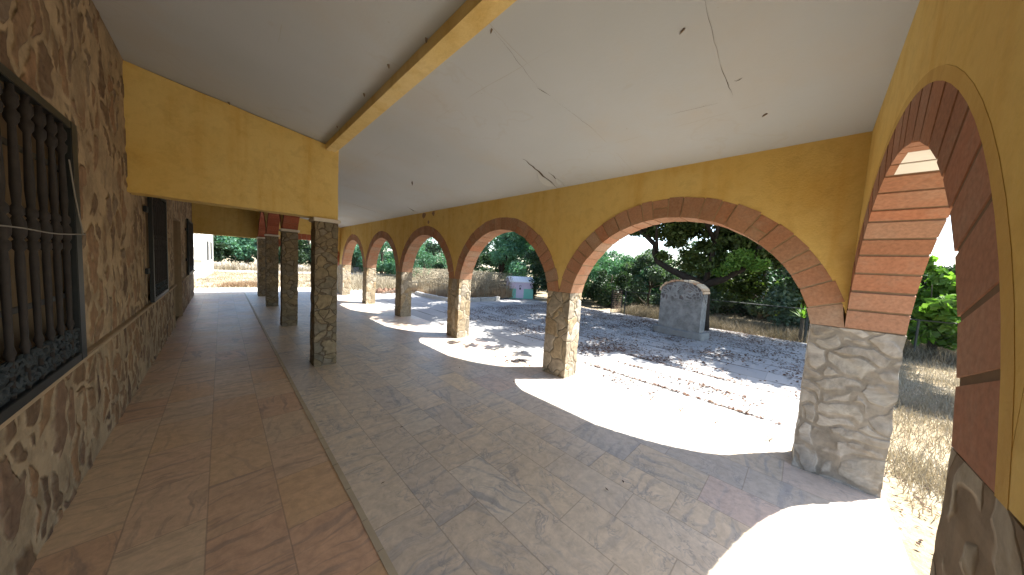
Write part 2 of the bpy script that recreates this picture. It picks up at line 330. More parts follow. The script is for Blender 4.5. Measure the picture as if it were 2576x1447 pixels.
M['litter']=m_leaf('fallen_leaf',[(.035,.016,.010),(.07,.034,.022),(.12,.065,.04),(.18,.115,.075)],.1,.8)

# ---------------------------------------------------------------- setting
mesh('ground',[(-300,-300,-.06),(300,-300,-.06),(300,300,-.06),(-300,300,-.06)],[(0,1,2,3)],M['ground'])['kind']='structure'
XI,XO=3.55,3.85; YE=-.26; YEO=-.56; YF=13.99; YFO=14.3; XL=-.66
def zc(x): return 2.798+.137*(3.55-x)
b=MB(); b.box(XL-.10,3.95,YEO-.03,15.1,-.16,0); b.build('gallery_floor',M['floor'])['kind']='structure'
b=MB()
b.add([(3.95,-.56,-.004),(11.2,-.56,-.004),(11.2,13,-.004),(3.95,13,-.004),(6.4,15,-.004),(3.95,15.6,-.004)],[(0,1,2,3),(3,2,4,5)])
b.build('courtyard_paving',M['court'])['kind']='structure'
b=MB(); b.add([(-6,15.1,-.03),(6,15.1,-.03),(6,17.4,-.03),(-6,17.2,-.03)],[(0,1,2,3)]); b.build('apron_path',M['apron'])['kind']='structure'
# dividing strip: short pale stone pieces
b=MB(); rs=random.Random(4); y=-.2
while y<14.9:
    L=rs.uniform(.16,.34); b.box(.588+rs.uniform(-.002,.002),.622+rs.uniform(-.002,.002),y,min(y+L-.006,15),-.02,.004+rs.uniform(0,.001)); y+=L
o=b.build('floor_border_strip',m_plain('strip_stone',(.44,.35,.22),.6,.3,.25,6)); o['kind']='structure'

# ceiling slab following the lean-to roof, with cracks
ce=MB(); xs=[XL,.4,1.4,2.4,3.55,4.15]; ys=[-.75,3,7,11,14.45]
V=[];Fc=[]
ztop=lambda x:zc(x)+.16
grid=[[ (x,y,zc(x)) for y in ys] for x in xs]
def sheet(fz,flip):
    base=len(ce.V); ce.V += [(x,y,fz(x)) for x in xs for y in ys]; n=len(ys)
    for i in range(len(xs)-1):
        for j in range(n-1):
            f=(base+i*n+j,base+i*n+j+1,base+(i+1)*n+j+1,base+(i+1)*n+j); ce.F.append(f if flip else f[::-1]); ce.M.append(0)
sheet(zc,True); sheet(ztop,False)
x0,x1,y0,y1=xs[0],xs[-1],ys[0],ys[-1]
for (a,c_) in (((x0,y0),(x1,y0)),((x1,y0),(x1,y1)),((x1,y1),(x0,y1)),((x0,y1),(x0,y0))):
    ce.add([(a[0],a[1],zc(a[0])),(c_[0],c_[1],zc(c_[0])),(c_[0],c_[1],ztop(c_[0])),(a[0],a[1],ztop(a[0]))],[(0,1,2,3)])
ceil_o=ce.build('ceiling',M['ceiling']); ceil_o['kind']='structure'
# cracks and hanging flakes of paint
def crack(pts,w,name='ceiling_crack'):
    b=MB(); n=len(pts); rr=random.Random(int(pts[0][0]*100)); L=[];Rr=[]
    for i,(x,y) in enumerate(pts):
        t=i/(n-1); ww=w*math.sin(math.pi*min(.95,max(.08,t)))*rr.uniform(.5,1.2)
        dx,dy=(pts[min(i+1,n-1)][0]-pts[max(i-1,0)][0],pts[min(i+1,n-1)][1]-pts[max(i-1,0)][1]); l=math.hypot(dx,dy) or 1
        nx,ny=-dy/l*ww,dx/l*ww
        L.append((x+nx,y+ny,zc(x+nx)-.003)); Rr.append((x-nx,y-ny,zc(x-nx)-.003))
    for i in range(n-1): b.add([L[i],L[i+1],Rr[i+1],Rr[i]],[(0,1,2,3)])
    b.build(name,M['crack'],ceil_o)
def wline(x0,y0,x1,y1,n=14,j=.012,seed=1):
    rr=random.Random(seed); return [(x0+(x1-x0)*i/(n-1)+rr.uniform(-j,j),y0+(y1-y0)*i/(n-1)+rr.uniform(-j,j)) for i in range(n)]
crack(wline(2.62,2.56,3.54,2.70,seed=2),.014); crack(wline(3.05,2.50,3.50,2.56,8,.008,3),.009)
crack(wline(3.1,6.75,3.54,7.05,8,.01,4),.016); crack(wline(2.2,8.3,3.2,8.5,12,.012,5),.007)
crack(wline(1.70,.50,2.30,.51,12,.003,31),.0009); crack(wline(2.28,.51,2.62,.49,8,.003,32),.0018); crack(wline(2.66,.58,2.62,.95,9,.003,33),.0013)
crack([(2.474,.462),(2.485,.45),(2.482,.435),(2.470,.417)],.003); crack(wline(1.25,1.56,1.80,1.64,14,.006,34),.0011); crack(wline(1.80,1.645,1.93,1.61,5,.004,35),.003)
crack(wline(1.98,1.61,2.55,1.53,12,.006,36),.0010); crack([(2.33,4.90),(2.38,5.0),(2.45,5.14)],.014)
pass
fl=MB()
for (x,y,L,wd,dr) in ((3.02,2.66,.44,.05,.045),(3.25,2.52,.2,.03,.03),(3.3,6.92,.2,.03,.03)):
    for i in range(6):
        t0,t1=i/6,(i+1)/6; f=lambda t:(math.sin(math.pi*t)**.7)
        xa,xb=x+L*t0,x+L*t1; wa,wb=wd*f(t0)+.002,wd*f(t1)+.002; ya,yb=y+.1*t0*L,y+.1*t1*L
        fl.add([(xa,ya,zc(xa)-.002),(xb,yb,zc(xb)-.002),(xb,yb+wb,zc(xb)-dr*f(t1)-.004),(xa,ya+wa,zc(xa)-dr*f(t0)-.004),(xa,ya,zc(xa)-.006),(xb,yb,zc(xb)-.006),(xb,yb+wb,zc(xb)-dr*f(t1)-.008),(xa,ya+wa,zc(xa)-dr*f(t0)-.008)],[(0,1,2,3),(7,6,5,4),(0,4,5,1),(2,6,7,3),(1,5,6,2),(0,3,7,4)])
fl.build('peeling_flake',M['paleyellow'] if 0 else M['ceiling'],ceil_o)
bg_=MB(); rr=random.Random(12)
for (x,y) in ((1.02,2.0),(.96,2.5),(.97,3.1),(.99,4.1),(1.244,1.562),(2.96,.32),(1.90,.62),(.07,4.80)):   # wasp nests and dirt blobs
    s=rr.uniform(.006,.012)
    bg_.tube([(x,y,zc(x)),(x+.01,y+.02,zc(x)-s),(x+.015,y+.03,zc(x)-s*1.6)],[s,s*.8,s*.2],6)
bg_.build('mud_nest',M['wood'],ceil_o,smooth=True)

# ---------------------------------------------------------------- arches
RI=1.193; RO=RI+.217; ZCEN=1.056; ZS=1.264
def arch_profile(half):    # inner radius / centre height for a span
    rise=2.249-ZS; r=(half*half+rise*rise)/(2*rise); return r, 2.249-r
def outer_z(d, r, zcn, depth):
    Ro=r+depth; return zcn+math.sqrt(max(0,Ro*Ro-d*d)) if abs(d)<Ro else zcn
class Axis:     # maps along/through coordinates to world
    def __init__(s,along,a0,a1): s.al=along; s.a0=a0; s.a1=a1    # a0 inner face, a1 outer face
    def p(s,u,t,z): return (t,u,z) if s.al=='y' else (u,t,z)
def brick_arch(ax, u0, u1, clampL, clampR, parent, mat, mort, bats=.22, depth=.217, nb=26, gap=.012, zs=ZS, crown=2.249, proud=.004, label=None, soff_cols=None, pale=None, seed=1):
    cen=(u0+u1)/2; half=(u1-u0)/2; rise=crown-zs; r=(half*half+rise*rise)/(2*rise); zcn=crown-r
    th0=math.asin(max(-1,min(1,(zs-zcn)/r))); th1=math.pi-th0
    rr=random.Random(seed); b=MB()
    cuts=[th0]; 
    base=(th1-th0)/nb
    for i in range(1,nb): cuts.append(th0+base*(i+rr.uniform(-.16,.16)))
    cuts.append(th1)
    def pt(th,rad,t):
        u=cen+rad*math.cos(th); z=zcn+rad*math.sin(th)
        lo,hi=clampL,clampR
        if u<lo or u>hi:
            lim=lo if u<lo else hi; k_=(lim-cen)/(math.cos(th)*rad); z=zcn+rad*math.sin(th)*k_; u=lim
        return ax.p(u,t,z)
    s=1 if ax.a1>ax.a0 else -1
    def wedge(tA,tB,ri,ro,ta,tb,mi,flatA=False,flatB=False):
        P=[]
        for t in (ta,tb):
            q=[pt(tA,ri,t),pt(tB,ri,t),pt(tB,ro,t),pt(tA,ro,t)]
            if flatA: q[3]=(q[3][0],q[3][1],q[0][2])
            if flatB: q[2]=(q[2][0],q[2][1],q[1][2])
            P+=q
        b.hexa(P,mi)
    sub=2
    for i in range(nb):
        a,c_=cuts[i],cuts[i+1]; g=gap/2/r*(1 if not soff_cols else 1)
        a2=a+(g if i else .001); c2=c_-(g if i<nb-1 else .001)
        ro=r+depth*rr.uniform(.95,1.03); ri=r+rr.uniform(-.003,.003)
        # split occasionally across the ring (bats)
        segs=[(ri,ro)]
        if rr.random()<bats and depth>.15: k_=rr.uniform(.4,.6); segs=[(ri,ri+depth*k_-gap/2),(ri+depth*k_+gap/2,ro)]
        mi=0
        if pale is not None and i in pale: mi=2
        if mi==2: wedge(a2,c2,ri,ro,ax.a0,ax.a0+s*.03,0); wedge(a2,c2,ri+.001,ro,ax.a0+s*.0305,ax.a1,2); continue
        for (p0,p1) in segs: wedge(a2,c2,p0,p1,ax.a0-s*(proud*rr.uniform(.2,2.2)+.0004),ax.a1+s*proud,mi,i==0,i==nb-1)
    # mortar core
    n=nb
    for i in range(n):
        wedge(cuts[i],cuts[i+1],r+.008,r+depth*.96,ax.a0+s*.003,ax.a1-s*.003,1,i==0,i==n-1)
    o=b.build('brick_arch',[mat,mort,M['pale_tile']],parent)
    if label: o['label']=label
    return r,zcn
def plaster_wall(ax, segs, u0, u1, parent, name='plaster_wall', mat=None, ztopf=None, inset=0.0, zlow=ZS):
    """segs: list of (cen,r,zcn,depth,half) arches; wall body above their rings and over solid parts (solid ranges get zlow)"""
    us=set([u0,u1])
    for (cen,r,zcn,depth,lo,hi) in segs:
        for i in range(41): us.add(round(lo+(hi-lo)*i/40,4))
    us=sorted(u for u in us if u0<=u<=u1); b=MB()
    def low(u,mid):
        for (cen,r,zcn,depth,lo,hi) in segs:
            if lo-1e-6<=mid<=hi+1e-6: return max(zlow,outer_z(u-cen,r,zcn,depth-.008))
        return zlow
    for a,c_ in zip(us[:-1],us[1:]):
        if c_-a<1e-4: continue
        mid=(a+c_)/2; za,zb=low(a,mid),low(c_,mid)
        P=[]
        for t in (ax.a0+inset,ax.a1-inset):
            for (u,z) in ((a,za),(c_,zb)): P.append(ax.p(u,t,z))
            for u in (c_,a): P.append(ax.p(u,t,(ztopf(ax.p(u,t,0)[0])+.004)))
        b.hexa(P)
    o=b.build(name,mat or M['yellow'],parent)
    bm=bmesh.new(); bm.from_mesh(o.data); bmesh.ops.remove_doubles(bm,verts=bm.verts,dist=.0005)
    # drop interior faces shared by neighbouring columns
    seen={}
    for f in bm.faces:
        key=tuple(sorted(v.index for v in f.verts)); seen.setdefault(key,[]).append(f)
    dele=[f for l in seen.values() if len(l)>1 for f in l]
    bmesh.ops.delete(bm,geom=dele,context='FACES'); bmesh.ops.recalc_face_normals(bm,faces=bm.faces); bm.to_mesh(o.data); bm.free(); return o

# --- the long arcade on the courtyard side
arc=thing('arcade_wall','long yellow arcade wall with terracotta arches on stone pillars facing the courtyard','wall',(XI,6.8,0))
arc_inv=(-XI,-6.8,0)
def unshift(o,loc):
    o.location=(-loc[0],-loc[1],-loc[2])
AX=Axis('y',XI,XO)
pill=[(-.56,-.07),(2.353,2.762),(5.111,5.526),(7.898,8.28),(10.653,11.05),(13.46,13.985)]
segs=[]
mids=[-.26]+[(a+c_)/2 for a,c_ in pill[1:-1]]+[13.985]
for i in range(5):
    u0,u1=pill[i][1],pill[i+1][0]
    r,zcn=brick_arch(AX,u0,u1,mids[i]+ (0 if i else .0),mids[i+1]-.0,arc,M['brick'],M['mortar'],nb=24,seed=11+i)
    segs.append(((u0+u1)/2,r,zcn,.217,min((u1-u0)/2+.217,(u1-u0)/2+.2)))
segs2=[]
for i,(cen,r,zcn,d,hu) in enumerate(segs):
    lo,hi=mids[i],mids[i+1]; segs2.append((cen,r,zcn,d,lo,hi))
plaster_wall(AX,segs2,YEO,13.985,arc,ztopf=zc,zlow=ZS)
for i,(a,c_) in enumerate(pill):
    if i==0:
        o=rough_box('pillar',XI-.004,XO,YEO,c_,-.02,ZS-.003,M['big_stone'],arc,.022,.010,i); o['label']='wide pillar of pale grey rubble in the corner'
    else: rough_box('pillar',XI-.004,XO,a,c_,-.02,ZS-.003,M['pillar_stone'],arc,.022,.010,i)
# damage spots near the crown of the third arch
b=MB(); rr=random.Random(5)
for (y,z,s) in ((6.75,2.72,.10),(6.3,2.74,.08),(6.52,2.55,.06)):
    n=11; ring=[(XI-.006,y+s*rr.uniform(.5,1.1)*math.cos(6.283*i/n),min(2.79,z+s*rr.uniform(.4,.9)*math.sin(6.283*i/n))) for i in range(n)]
    b.add([(XI-.006,y,z)]+ring,[(0,1+i,1+(i+1)%n) for i in range(n)])
b.build('plaster_damage',m_plain('bare_brick_patch',(.30,.20,.13),.95,.05,.5,20),arc)
for o in arc.children: unshift(o,arc.location)

# --- end wall on the right
AE=Axis('x',YE,YEO)
ew=thing('end_wall','yellow end wall with one large arch nearest the camera at the right edge','wall',(2.34,YE,0))
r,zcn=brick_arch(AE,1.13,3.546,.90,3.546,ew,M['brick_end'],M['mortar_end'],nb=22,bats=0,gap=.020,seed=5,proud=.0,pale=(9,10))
plaster_wall(AE,[(2.338,r,zcn,.217,.90,3.548)],.90,3.548,ew,ztopf=zc)
b=MB(); b.hexa([(XL,YEO,2.1),(.898,YEO,2.1),(.898,YE,2.1),(XL,YE,2.1),(XL,YEO,zc(XL)+.003),(.898,YEO,zc(.898)+.003),(.898,YE,zc(.898)+.003),(XL,YE,zc(XL)+.003)]); b.box(.64,.898,YEO,YE,ZS,2.099)  # unseen passage added under this lintel, left open to let more light in
b.build('plaster_wall',M['yellow'],ew)
# painted rim round the ring
b=MB(); n=40; cen=2.338
for i in range(n):
    P=[]
    th=[math.pi*(k_)/n for k_ in (i,i+1)]
    for t in (YE+.0008,YE-.001):
        for (thh,rad) in ((th[0],r+.20),(th[1],r+.20),(th[1],r+.245),(th[0],r+.245)):
            P.append((min(3.548,cen+rad*math.cos(thh)),t,max(ZS-.002,zcn+rad*math.sin(thh))))
    if (P[0][0]<3.545 or P[1][0]<3.545) and max(q[2] for q in P)>ZS: b.hexa(P)
b.build('arch_rim',M['rim'],ew)
o=rough_box('pillar',.62,1.13,YEO,YE,-.02,ZS-.003,M['near_stone'],ew,.022,.004,9); o['label']='stone pillar under the near side of the arch'
for o in ew.children: unshift(o,ew.location)

# --- inner row: free standing pillars, arched wall above, transverse beam
PX0,PX1=.923,1.198; PY=[4.82,7.925,11.06,13.72]; PD=.275; ZP=2.067
names=['tall square rubble stone pillar nearest the camera under the yellow cross beam','second rubble pillar behind the nearest one under red brick','third rubble pillar of the inner row, partly behind the second','farthest and leftmost rubble pillar of the inner row by the far opening']
for i,y in enumerate(PY):
    t=thing('stone_pillar',names[i],'pillar',((PX0+PX1)/2,y+PD/2,0),0,'inner row of stone pillars')
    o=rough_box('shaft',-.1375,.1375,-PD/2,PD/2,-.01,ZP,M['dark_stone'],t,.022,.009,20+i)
    b=MB(); b.box(-.165,.165,-PD/2-.03,PD/2+.03,ZP+.001,ZP+.05); b.build('capital',M['capital'],t,bevel=.006)
iw=thing('inner_arch_wall','yellow wall with red brick arches over the inner pillar row','wall',(1.06,9.4,2.12))
AI=Axis('y',PX0+.01,PX1-.01); ZI=2.12
sg=[]
for i in range(3):
    u0,u1=PY[i]+PD-.01,PY[i+1]+.01
    cen=(u0+u1)/2; half=(u1-u0)/2; crown=2.86; rise=crown-ZI; rr_=(half*half+rise*rise)/(2*rise)
    lo=PY[i]+PD/2 if i else 5.1; hi=PY[i+1]+PD/2 if i<2 else YF-.004
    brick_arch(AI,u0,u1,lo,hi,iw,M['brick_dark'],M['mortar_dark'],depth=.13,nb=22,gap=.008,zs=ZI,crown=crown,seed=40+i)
    sg.append((cen,rr_,crown-rr_,.13,lo,hi))
plaster_wall(AI,sg,5.104,YF-.004,iw,ztopf=zc,zlow=ZI)
for o in iw.children: unshift(o,iw.location)
tb=MB(); ya,yb=4.84,5.10
def slopebox(b,x0,x1,y0,y1,z0,mi=0,up=.003):
    b.hexa([(x0,y0,z0),(x1,y0,z0),(x1,y1,z0),(x0,y1,z0),(x0,y0,zc(x0)+up),(x1,y0,zc(x1)+up),(x1,y1,zc(x1)+up),(x0,y1,zc(x0)+up)],mi)
slopebox(tb,XL-.01,PX1,ya,yb,2.12,up=-.008)
def wobble(o,amp,cuts=22):
    bm=bmesh.new(); bm.from_mesh(o.data); bmesh.ops.subdivide_edges(bm,edges=bm.edges,cuts=cuts,use_grid_fill=True)
    for v in bm.verts: v.co+=noise.noise_vector(v.co*3.1)*amp+noise.noise_vector(v.co*11)*amp*.5
    bm.to_mesh(o.data); bm.free()
o=tb.build('cross_beam',M['yellow']); wobble(o,.006); tag(o,'deep yellow plastered cross beam from the rubble house wall to the nearest inner pillar','beam')
# crack line under the ceiling
b=MB(); slopebox(b,XL,PX1,ya+.02,yb-.02,zc(PX1)-.02,up=-.001); o=b.build('crack_line',M['crack'],o)
b=MB()
def cb(x0,x1,d):
    b.hexa([(x0,YE,zc(x0)-d),(x1,YE,zc(x1)-d),(x1,ya-.002,zc(x1)-d),(x0,ya-.002,zc(x0)-d),(x0,YE,zc(x0)+.003),(x1,YE,zc(x1)+.003),(x1,ya-.002,zc(x1)+.003),(x0,ya-.002,zc(x0)+.003)])
cb(1.035,1.092,.085); cb(1.095,1.155,.070); cb(1.155,1.195,.022)
o=b.build('ceiling_beam',M['paleyellow']); wobble(o,.0025,14); tag(o,'long narrow pale yellow beam under the ceiling running overhead to the cross beam','beam')
# --- far end
fw=thing('far_end_wall','yellow far end wall with open passage on the left and one arch on the right','wall',(1.5,YF,0))
AF=Axis('x',YF,YFO)
r,zcn=brick_arch(AF,1.2,3.548,1.2,3.548,fw,M['brick_dark'],M['mortar'],nb=22,gap=.01,zs=1.2,crown=2.18,seed=60)
plaster_wall(AF,[(2.374,r,zcn,.217,1.2,3.548)],1.2,3.548,fw,ztopf=zc,zlow=1.2)
b=MB(); slopebox(b,XL,1.199,YF+.001,YFO,2.07,up=-.01); b.build('lintel',M['yellow'],fw)
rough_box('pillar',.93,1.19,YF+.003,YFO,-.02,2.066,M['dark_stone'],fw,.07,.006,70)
rough_box('pillar',3.55,3.85,YF,YFO,-.02,1.2,M['pillar_stone'],fw,.07,.006,71)
b=MB(); slopebox(b,3.55,3.85,YF,YFO,1.2,up=-.01); b.build('plaster_wall',M['yellow'],fw)
for o in fw.children: unshift(o,fw.location)

# ---------------------------------------------------------------- house wall on the left
hw=thing('house_wall','brown rubble stone house wall with barred windows along the left side','wall',(XL,7,0))
T=.38; YL0,YL1=-.56,14.55
WZ0,WZ1=.90,2.27
op=[(1.62,3.13,WZ0,WZ1),(5.75,7.15,WZ0,2.30),(8.7,10.1,0,2.17),(11.4,13.2,WZ0,2.33)]
def masonry(b,zlo,zhi,x_in,thick,openings):
    y=YL0; rows=[]
    for (a,c_,z0,z1) in sorted(openings):
        rows.append((y,a,zlo,zhi)); 
        if z0>zlo: rows.append((a,c_,zlo,min(z0,zhi)))
        if z1<zhi: rows.append((a,c_,max(z1,zlo),zhi))
        y=c_
    rows.append((y,YL1,zlo,zhi))
    for (a,c_,z0,z1) in rows:
        if z1-z0>.001 and c_-a>.001: b.box(x_in-thick,x_in,a,c_,z0,z1)
def relief(name,zlo,zhi,x_in,openings,mat,step):
    """one gridded wall face with openings, reveals going back into the wall"""
    def axis(lo,hi,cuts,stp):
        c_=sorted(set([lo,hi]+[q for q in cuts if lo<q<hi])); out=[lo]
        for p,q in zip(c_[:-1],c_[1:]):
            n=max(1,round((q-p)/stp(p))); out+= [p+(q-p)*i/n for i in range(1,n+1)]
        return out
    ys_=axis(YL0,YL1,[q for o_ in openings for q in o_[:2]]+[2,4,6,9],lambda y:step if y<5.9 else step*2.5)
    zs_=axis(zlo,zhi,[q for o_ in openings for q in o_[2:]],lambda z:step)
    ins=lambda y,z:any(a<y<c_ and z0<z<z1 for a,c_,z0,z1 in openings)
    V=[(x_in,y,z) for y in ys_ for z in zs_]; nz=len(zs_); Fc=[]
    for i in range(len(ys_)-1):
        for j in range(nz-1):
            if not ins((ys_[i]+ys_[i+1])/2,(zs_[j]+zs_[j+1])/2): Fc.append((i*nz+j,(i+1)*nz+j,(i+1)*nz+j+1,i*nz+j+1))
    b=MB(); b.add(V,Fc)
    o=b.build(name,mat,hw)
    if o.data.polygons[0].normal.x<0: o.data.flip_normals()
    return o
relief('upper_masonry',.845,zc(XL)+.02,XL,op,M['house_rubble'],.026); relief('lower_masonry',-.03,.845,XL-.012,[op[2]],M['house_dado'],.026)
b=MB(); masonry(b,-.05,zc(XL)+.003,XL-.045,T-.045,op); b.build('wall_core',m_plain('core_mortar',(.30,.22,.14),.95,.05,.25,6),hw)
b=MB()
for (a,c_,z0,z1) in op:
    for (p,q,u,v) in ((a-.03,a-.0005,z0-.03,z1+.03),(c_+.0005,c_+.03,z0-.03,z1+.03),(a-.0005,c_+.0005,z1+.0005,z1+.03)): b.box(XL-.05,XL+.004,p,q,max(0,u),v)
b.build('opening_edge',m_plain('edge_mortar',(.33,.25,.16),.95,.05,.3,9),hw)
b=MB()
for (a,c_) in ((YL0,8.7),(10.1,YL1+.02)):
    b.box(XL-.2,XL+.035,a,c_,.830,.862)
b.build('ledge',m_plain('ledge_stone',(.36,.27,.17),.85,.1,.3,8),hw,bevel=.006)
for wi,(a,c_,z0,z1) in enumerate(op):
    if wi==2:
        d=MB(); d.box(XL-.24,XL-.19,a,c_,.01,z1); o=d.build('door',m_plain('door_wood',(.10,.08,.06),.7,.2,.4,5),hw)
        o['label']='dark wooden door set back in the wall'
        e=MB()
        for yy in (a+.12,(a+c_)/2+.06):
            for zz in (.2,1.2): e.box(XL-.19,XL-.175,yy,yy+(c_-a)/2-.18,zz,zz+.8)
        e.build('panel',M['wood'],o,bevel=.004)
        h=MB(); h.tube([(XL-.19,a+.1,1.05),(XL-.13,a+.1,1.05),(XL-.13,a+.2,1.05)],.01); h.build('handle',M['metal'],o)
        continue
    gl=MB(); gl.box(XL-.27,XL-.255,a,c_,z0,z1); pane=gl.build('window',M['curtain'],hw)
    fr=MB()
    for (p,q) in ((a,a+.06),((a+c_)/2-.03,(a+c_)/2+.03),(c_-.06,c_)): fr.box(XL-.255,XL-.225,p,q,z0,z1)
    fr.box(XL-.254,XL-.226,a,c_,z1-.06,z1-.001); fr.box(XL-.254,XL-.226,a,c_,z0+.001,z0+.06)
    fr.build('window_frame',M['wood'],pane)
    # inner shutters half open
    sh=MB(); sh.box(XL-.222,XL-.205,a+.07,a+.55,z0+.05,z1-.05); sh.build('shutter',M['shutter'],pane)
    # grille
    X=XL+.04
    g=MB(); dark=M['metal']
    g.box(X-.018,X+.018,c_-.10,c_-.005,z0-.02,z1+.01); g.box(X-.018,X+.018,a,a+.06,z0-.02,z1+.01)
    g.box(X-.017,X+.017,a+.06,c_-.10,z1-.035,z1+.009); g.box(X-.017,X+.017,a+.06,c_-.10,z0-.02,z0+.03)
    g.box(XL+.002,X-.018,c_-.09,c_-.06,z1-.29,z1-.25); g.box(XL+.002,X-.018,c_-.09,c_-.06,z0+.36,z0+.4)
    for zz in (z1-.27,z0+.38): g.box(X-.030,X-.019,a,c_+.03 if wi else c_-.02,zz-.014,zz+.014)
    if wi:
        for zz in (z1-.27,z0+.38): g.box(XL+.003,XL+.03,a-.14,a,zz-.035,zz+.035)
    grille=g.build('window_grille',dark,hw,bevel=.003)
    grille['label']='dark iron grille with turned baluster bars' if wi==0 else 'dark iron window grille'
    nb_=9 if wi==0 else 8; ypos=[c_-.19-i*.135 for i in range(nb_)] if wi==0 else [a+.12+(c_-a-.3)*i/(nb_-1) for i in range(nb_)]
    prof=[(z0+.0,.012),(z0+.2,.012),(z0+.22,.020),(z0+.25,.013),(z0+.6,.017)]
    zm=z0+.74
    prof+=[(zm-.10,.014),(zm-.085,.024),(zm-.06,.024),(zm-.05,.015),(zm-.03,.026),(zm,.028),(zm+.03,.026),(zm+.05,.015),(zm+.06,.024),(zm+.085,.024),(zm+.10,.014)]
    prof+=[(z1-.45,.019),(z1-.2,.013),(z1-.18,.024),(z1-.15,.026),(z1-.135,.014),(z1-.11,.026),(z1-.08,.026),(z1-.06,.014),(z1-.01,.014)]
    bb=MB(); bb.tube([(0,0,z) for z,_ in prof],[q*.82 for _,q in prof],8); proto=bb.build('bar',M['rust'],grille,smooth=True)
    for i,yp in enumerate(ypos):
        o=proto if i==0 else proto.copy()
        if i: link(o,grille)
        o.location=(X+.001,yp,0)
    # scroll work skirt
    sk=MB(); rr=random.Random(wi)
    yy=a+.06; 
    while yy<c_-.13:
        for zz in (z0+.07,z0+.15):
            rad=.042; pts=[(X+rr.uniform(-.004,.01),yy+.045+rad*(1-k_/14)*math.cos(k_*.62),zz+rad*(1-k_/14)*math.sin(k_*.62)) for k_ in range(13)]
            sk.tube(pts,.0085,5)
        yy+=.075
    sk.box(X-.010,X-.002,a+.06,c_-.10,z0+.03,z0+.19)
    sk.build('scroll_panel',m_plain('weathered_iron',(.035,.042,.045),.8,.2,.7,30),grille)
    if wi==0:
        ro=MB(); pts=[(X+.032,a-.1+(c_-a+.08)*i/12,z0+.735-.006*math.sin(i*.9)) for i in range(13)]
        ro.tube(pts,.0032,6); ro.tube([(X+.03,c_-.04,z0+.74),(X+.02,c_-.10,z0+.95),(X+.02,c_-.17,z0+1.15)],.003,5)
        ro.build('cord',M['rope'],grille)
for o in hw.children: unshift(o,hw.location)
# interior backing behind windows so that the openings stay dark
b=MB(); b.box(XL-T-1.6,XL-T-1.5,YL0,YL1,0,3.3); b.box(XL-T-1.5,XL-T,YL0,YL0+.1,0,3.3); b.box(XL-T-1.5,XL-T,YL1-.1,YL1,0,3.3); b.box(XL-T-1.6,XL-.02,YL0,YL1,3.56,3.7)
o=b.build('house_body',M['white_wall'],hw); unshift(o,hw.location)

# ---------------------------------------------------------------- foliage
def leaf_mesh(name, pts, nrm_rand, size, mat, seed, aspect=.5, up=0.0):
    rg=np.random.default_rng(seed); n=len(pts)
    d=rg.normal(size=(n,3)); d[:,2]+=up; d/=np.linalg.norm(d,axis=1)[:,None]
    e=rg.normal(size=(n,3)); e-= (e*d).sum(1)[:,None]*d; e/=np.linalg.norm(e,axis=1)[:,None]
    s=(size*rg.uniform(.6,1.4,n))[:,None]
    nn=np.cross(d,e)
    V=np.empty((n,4,3)); V[:,0]=pts-d*s; V[:,1]=pts+e*s*aspect+nn*s*.15; V[:,2]=pts+d*s; V[:,3]=pts-e*s*aspect+nn*s*.15
    return quads(name,V,mat)
def quads(name,V,mat):
    n=len(V); me=bpy.data.meshes.new(name); me.vertices.add(n*4); me.vertices.foreach_set('co',V.reshape(-1).astype('f4'))
    me.loops.add(n*4); me.loops.foreach_set('vertex_index',np.arange(n*4,dtype='i4')); me.polygons.add(n)
    me.polygons.foreach_set('loop_start',np.arange(0,n*4,4,dtype='i4')); me.polygons.foreach_set('loop_total',np.full(n,4,dtype='i4'))
    me.materials.append(mat); me.update(); me.validate(); return me
def blob_points(blobs, n, seed, shell=.55):
    rg=np.random.default_rng(seed); B=np.array(blobs,float); wgt=(B[:,3]*B[:,4]*B[:,5])**.67; wgt/=wgt.sum()
    k=rg.choice(len(B),n,p=wgt); d=rg.normal(size=(n,3)); d/=np.linalg.norm(d,axis=1)[:,None]
    r=rg.uniform(shell,1.08,n)[:,None]
    return B[k,:3]+d*r*B[k,3:6]
def tree(name,label,cat,x,y,h,w,mat,n,leaf=.07,seed=1,zlow=.15,trunk=.10,lean=(0,0),nblob=26,bark='bark2',group=None,aspect=.5,up=0,rz=0):
    """tapered trunk with limbs, crown of many small clumps of leaf faces"""
    rg=random.Random(seed); t=thing(name,label,cat,(x,y,-.06),rz,group)
    b=MB(); top=h*.8
    P=[(lean[0]*k_/5+rg.uniform(-.04,.04)*(k_>0),lean[1]*k_/5+rg.uniform(-.04,.04)*(k_>0),top*k_/5) for k_ in range(6)]
    b.tube(P,[trunk*(1-.14*k_) for k_ in range(6)],8)
    blobs=[]
    for i in range(nblob):
        z=h*(zlow+(1-zlow)*(.06+.9*rg.random())); f=(z/h-zlow)/(1-zlow); rad=w*.5*math.sin(math.pi*min(.97,.18+f*.78))**.7
        a=rg.uniform(0,6.283); q=rad*math.sqrt(rg.uniform(.1,1))
        cx,cy=lean[0]*z/h+q*math.cos(a),lean[1]*z/h+q*math.sin(a); s=rg.uniform(.16,.30)*w*.5*(1.1-.35*f)+.12
        blobs.append((cx,cy,z,s,s,s*rg.uniform(.55,.95)))
        if i%3==0:
            k_=min(4,int(5*max(.1,z/h-.15)/.8)); p0=P[k_]; b.tube([p0,((p0[0]+cx)/2,(p0[1]+cy)/2,(p0[2]+z)/2+.05),(cx,cy,z)],[trunk*.4,trunk*.25,trunk*.08],5)
    b.build('trunk',M[bark],t,smooth=True)
    pts=blob_points(blobs,n,seed,.35); pts=pts[pts[:,2]>.02]
    o=bpy.data.objects.new('crown',leaf_mesh('crown',pts,0,leaf,mat,seed+7,aspect,up)); link(o,t); return t
L=M
G='trees beyond the courtyard fence'
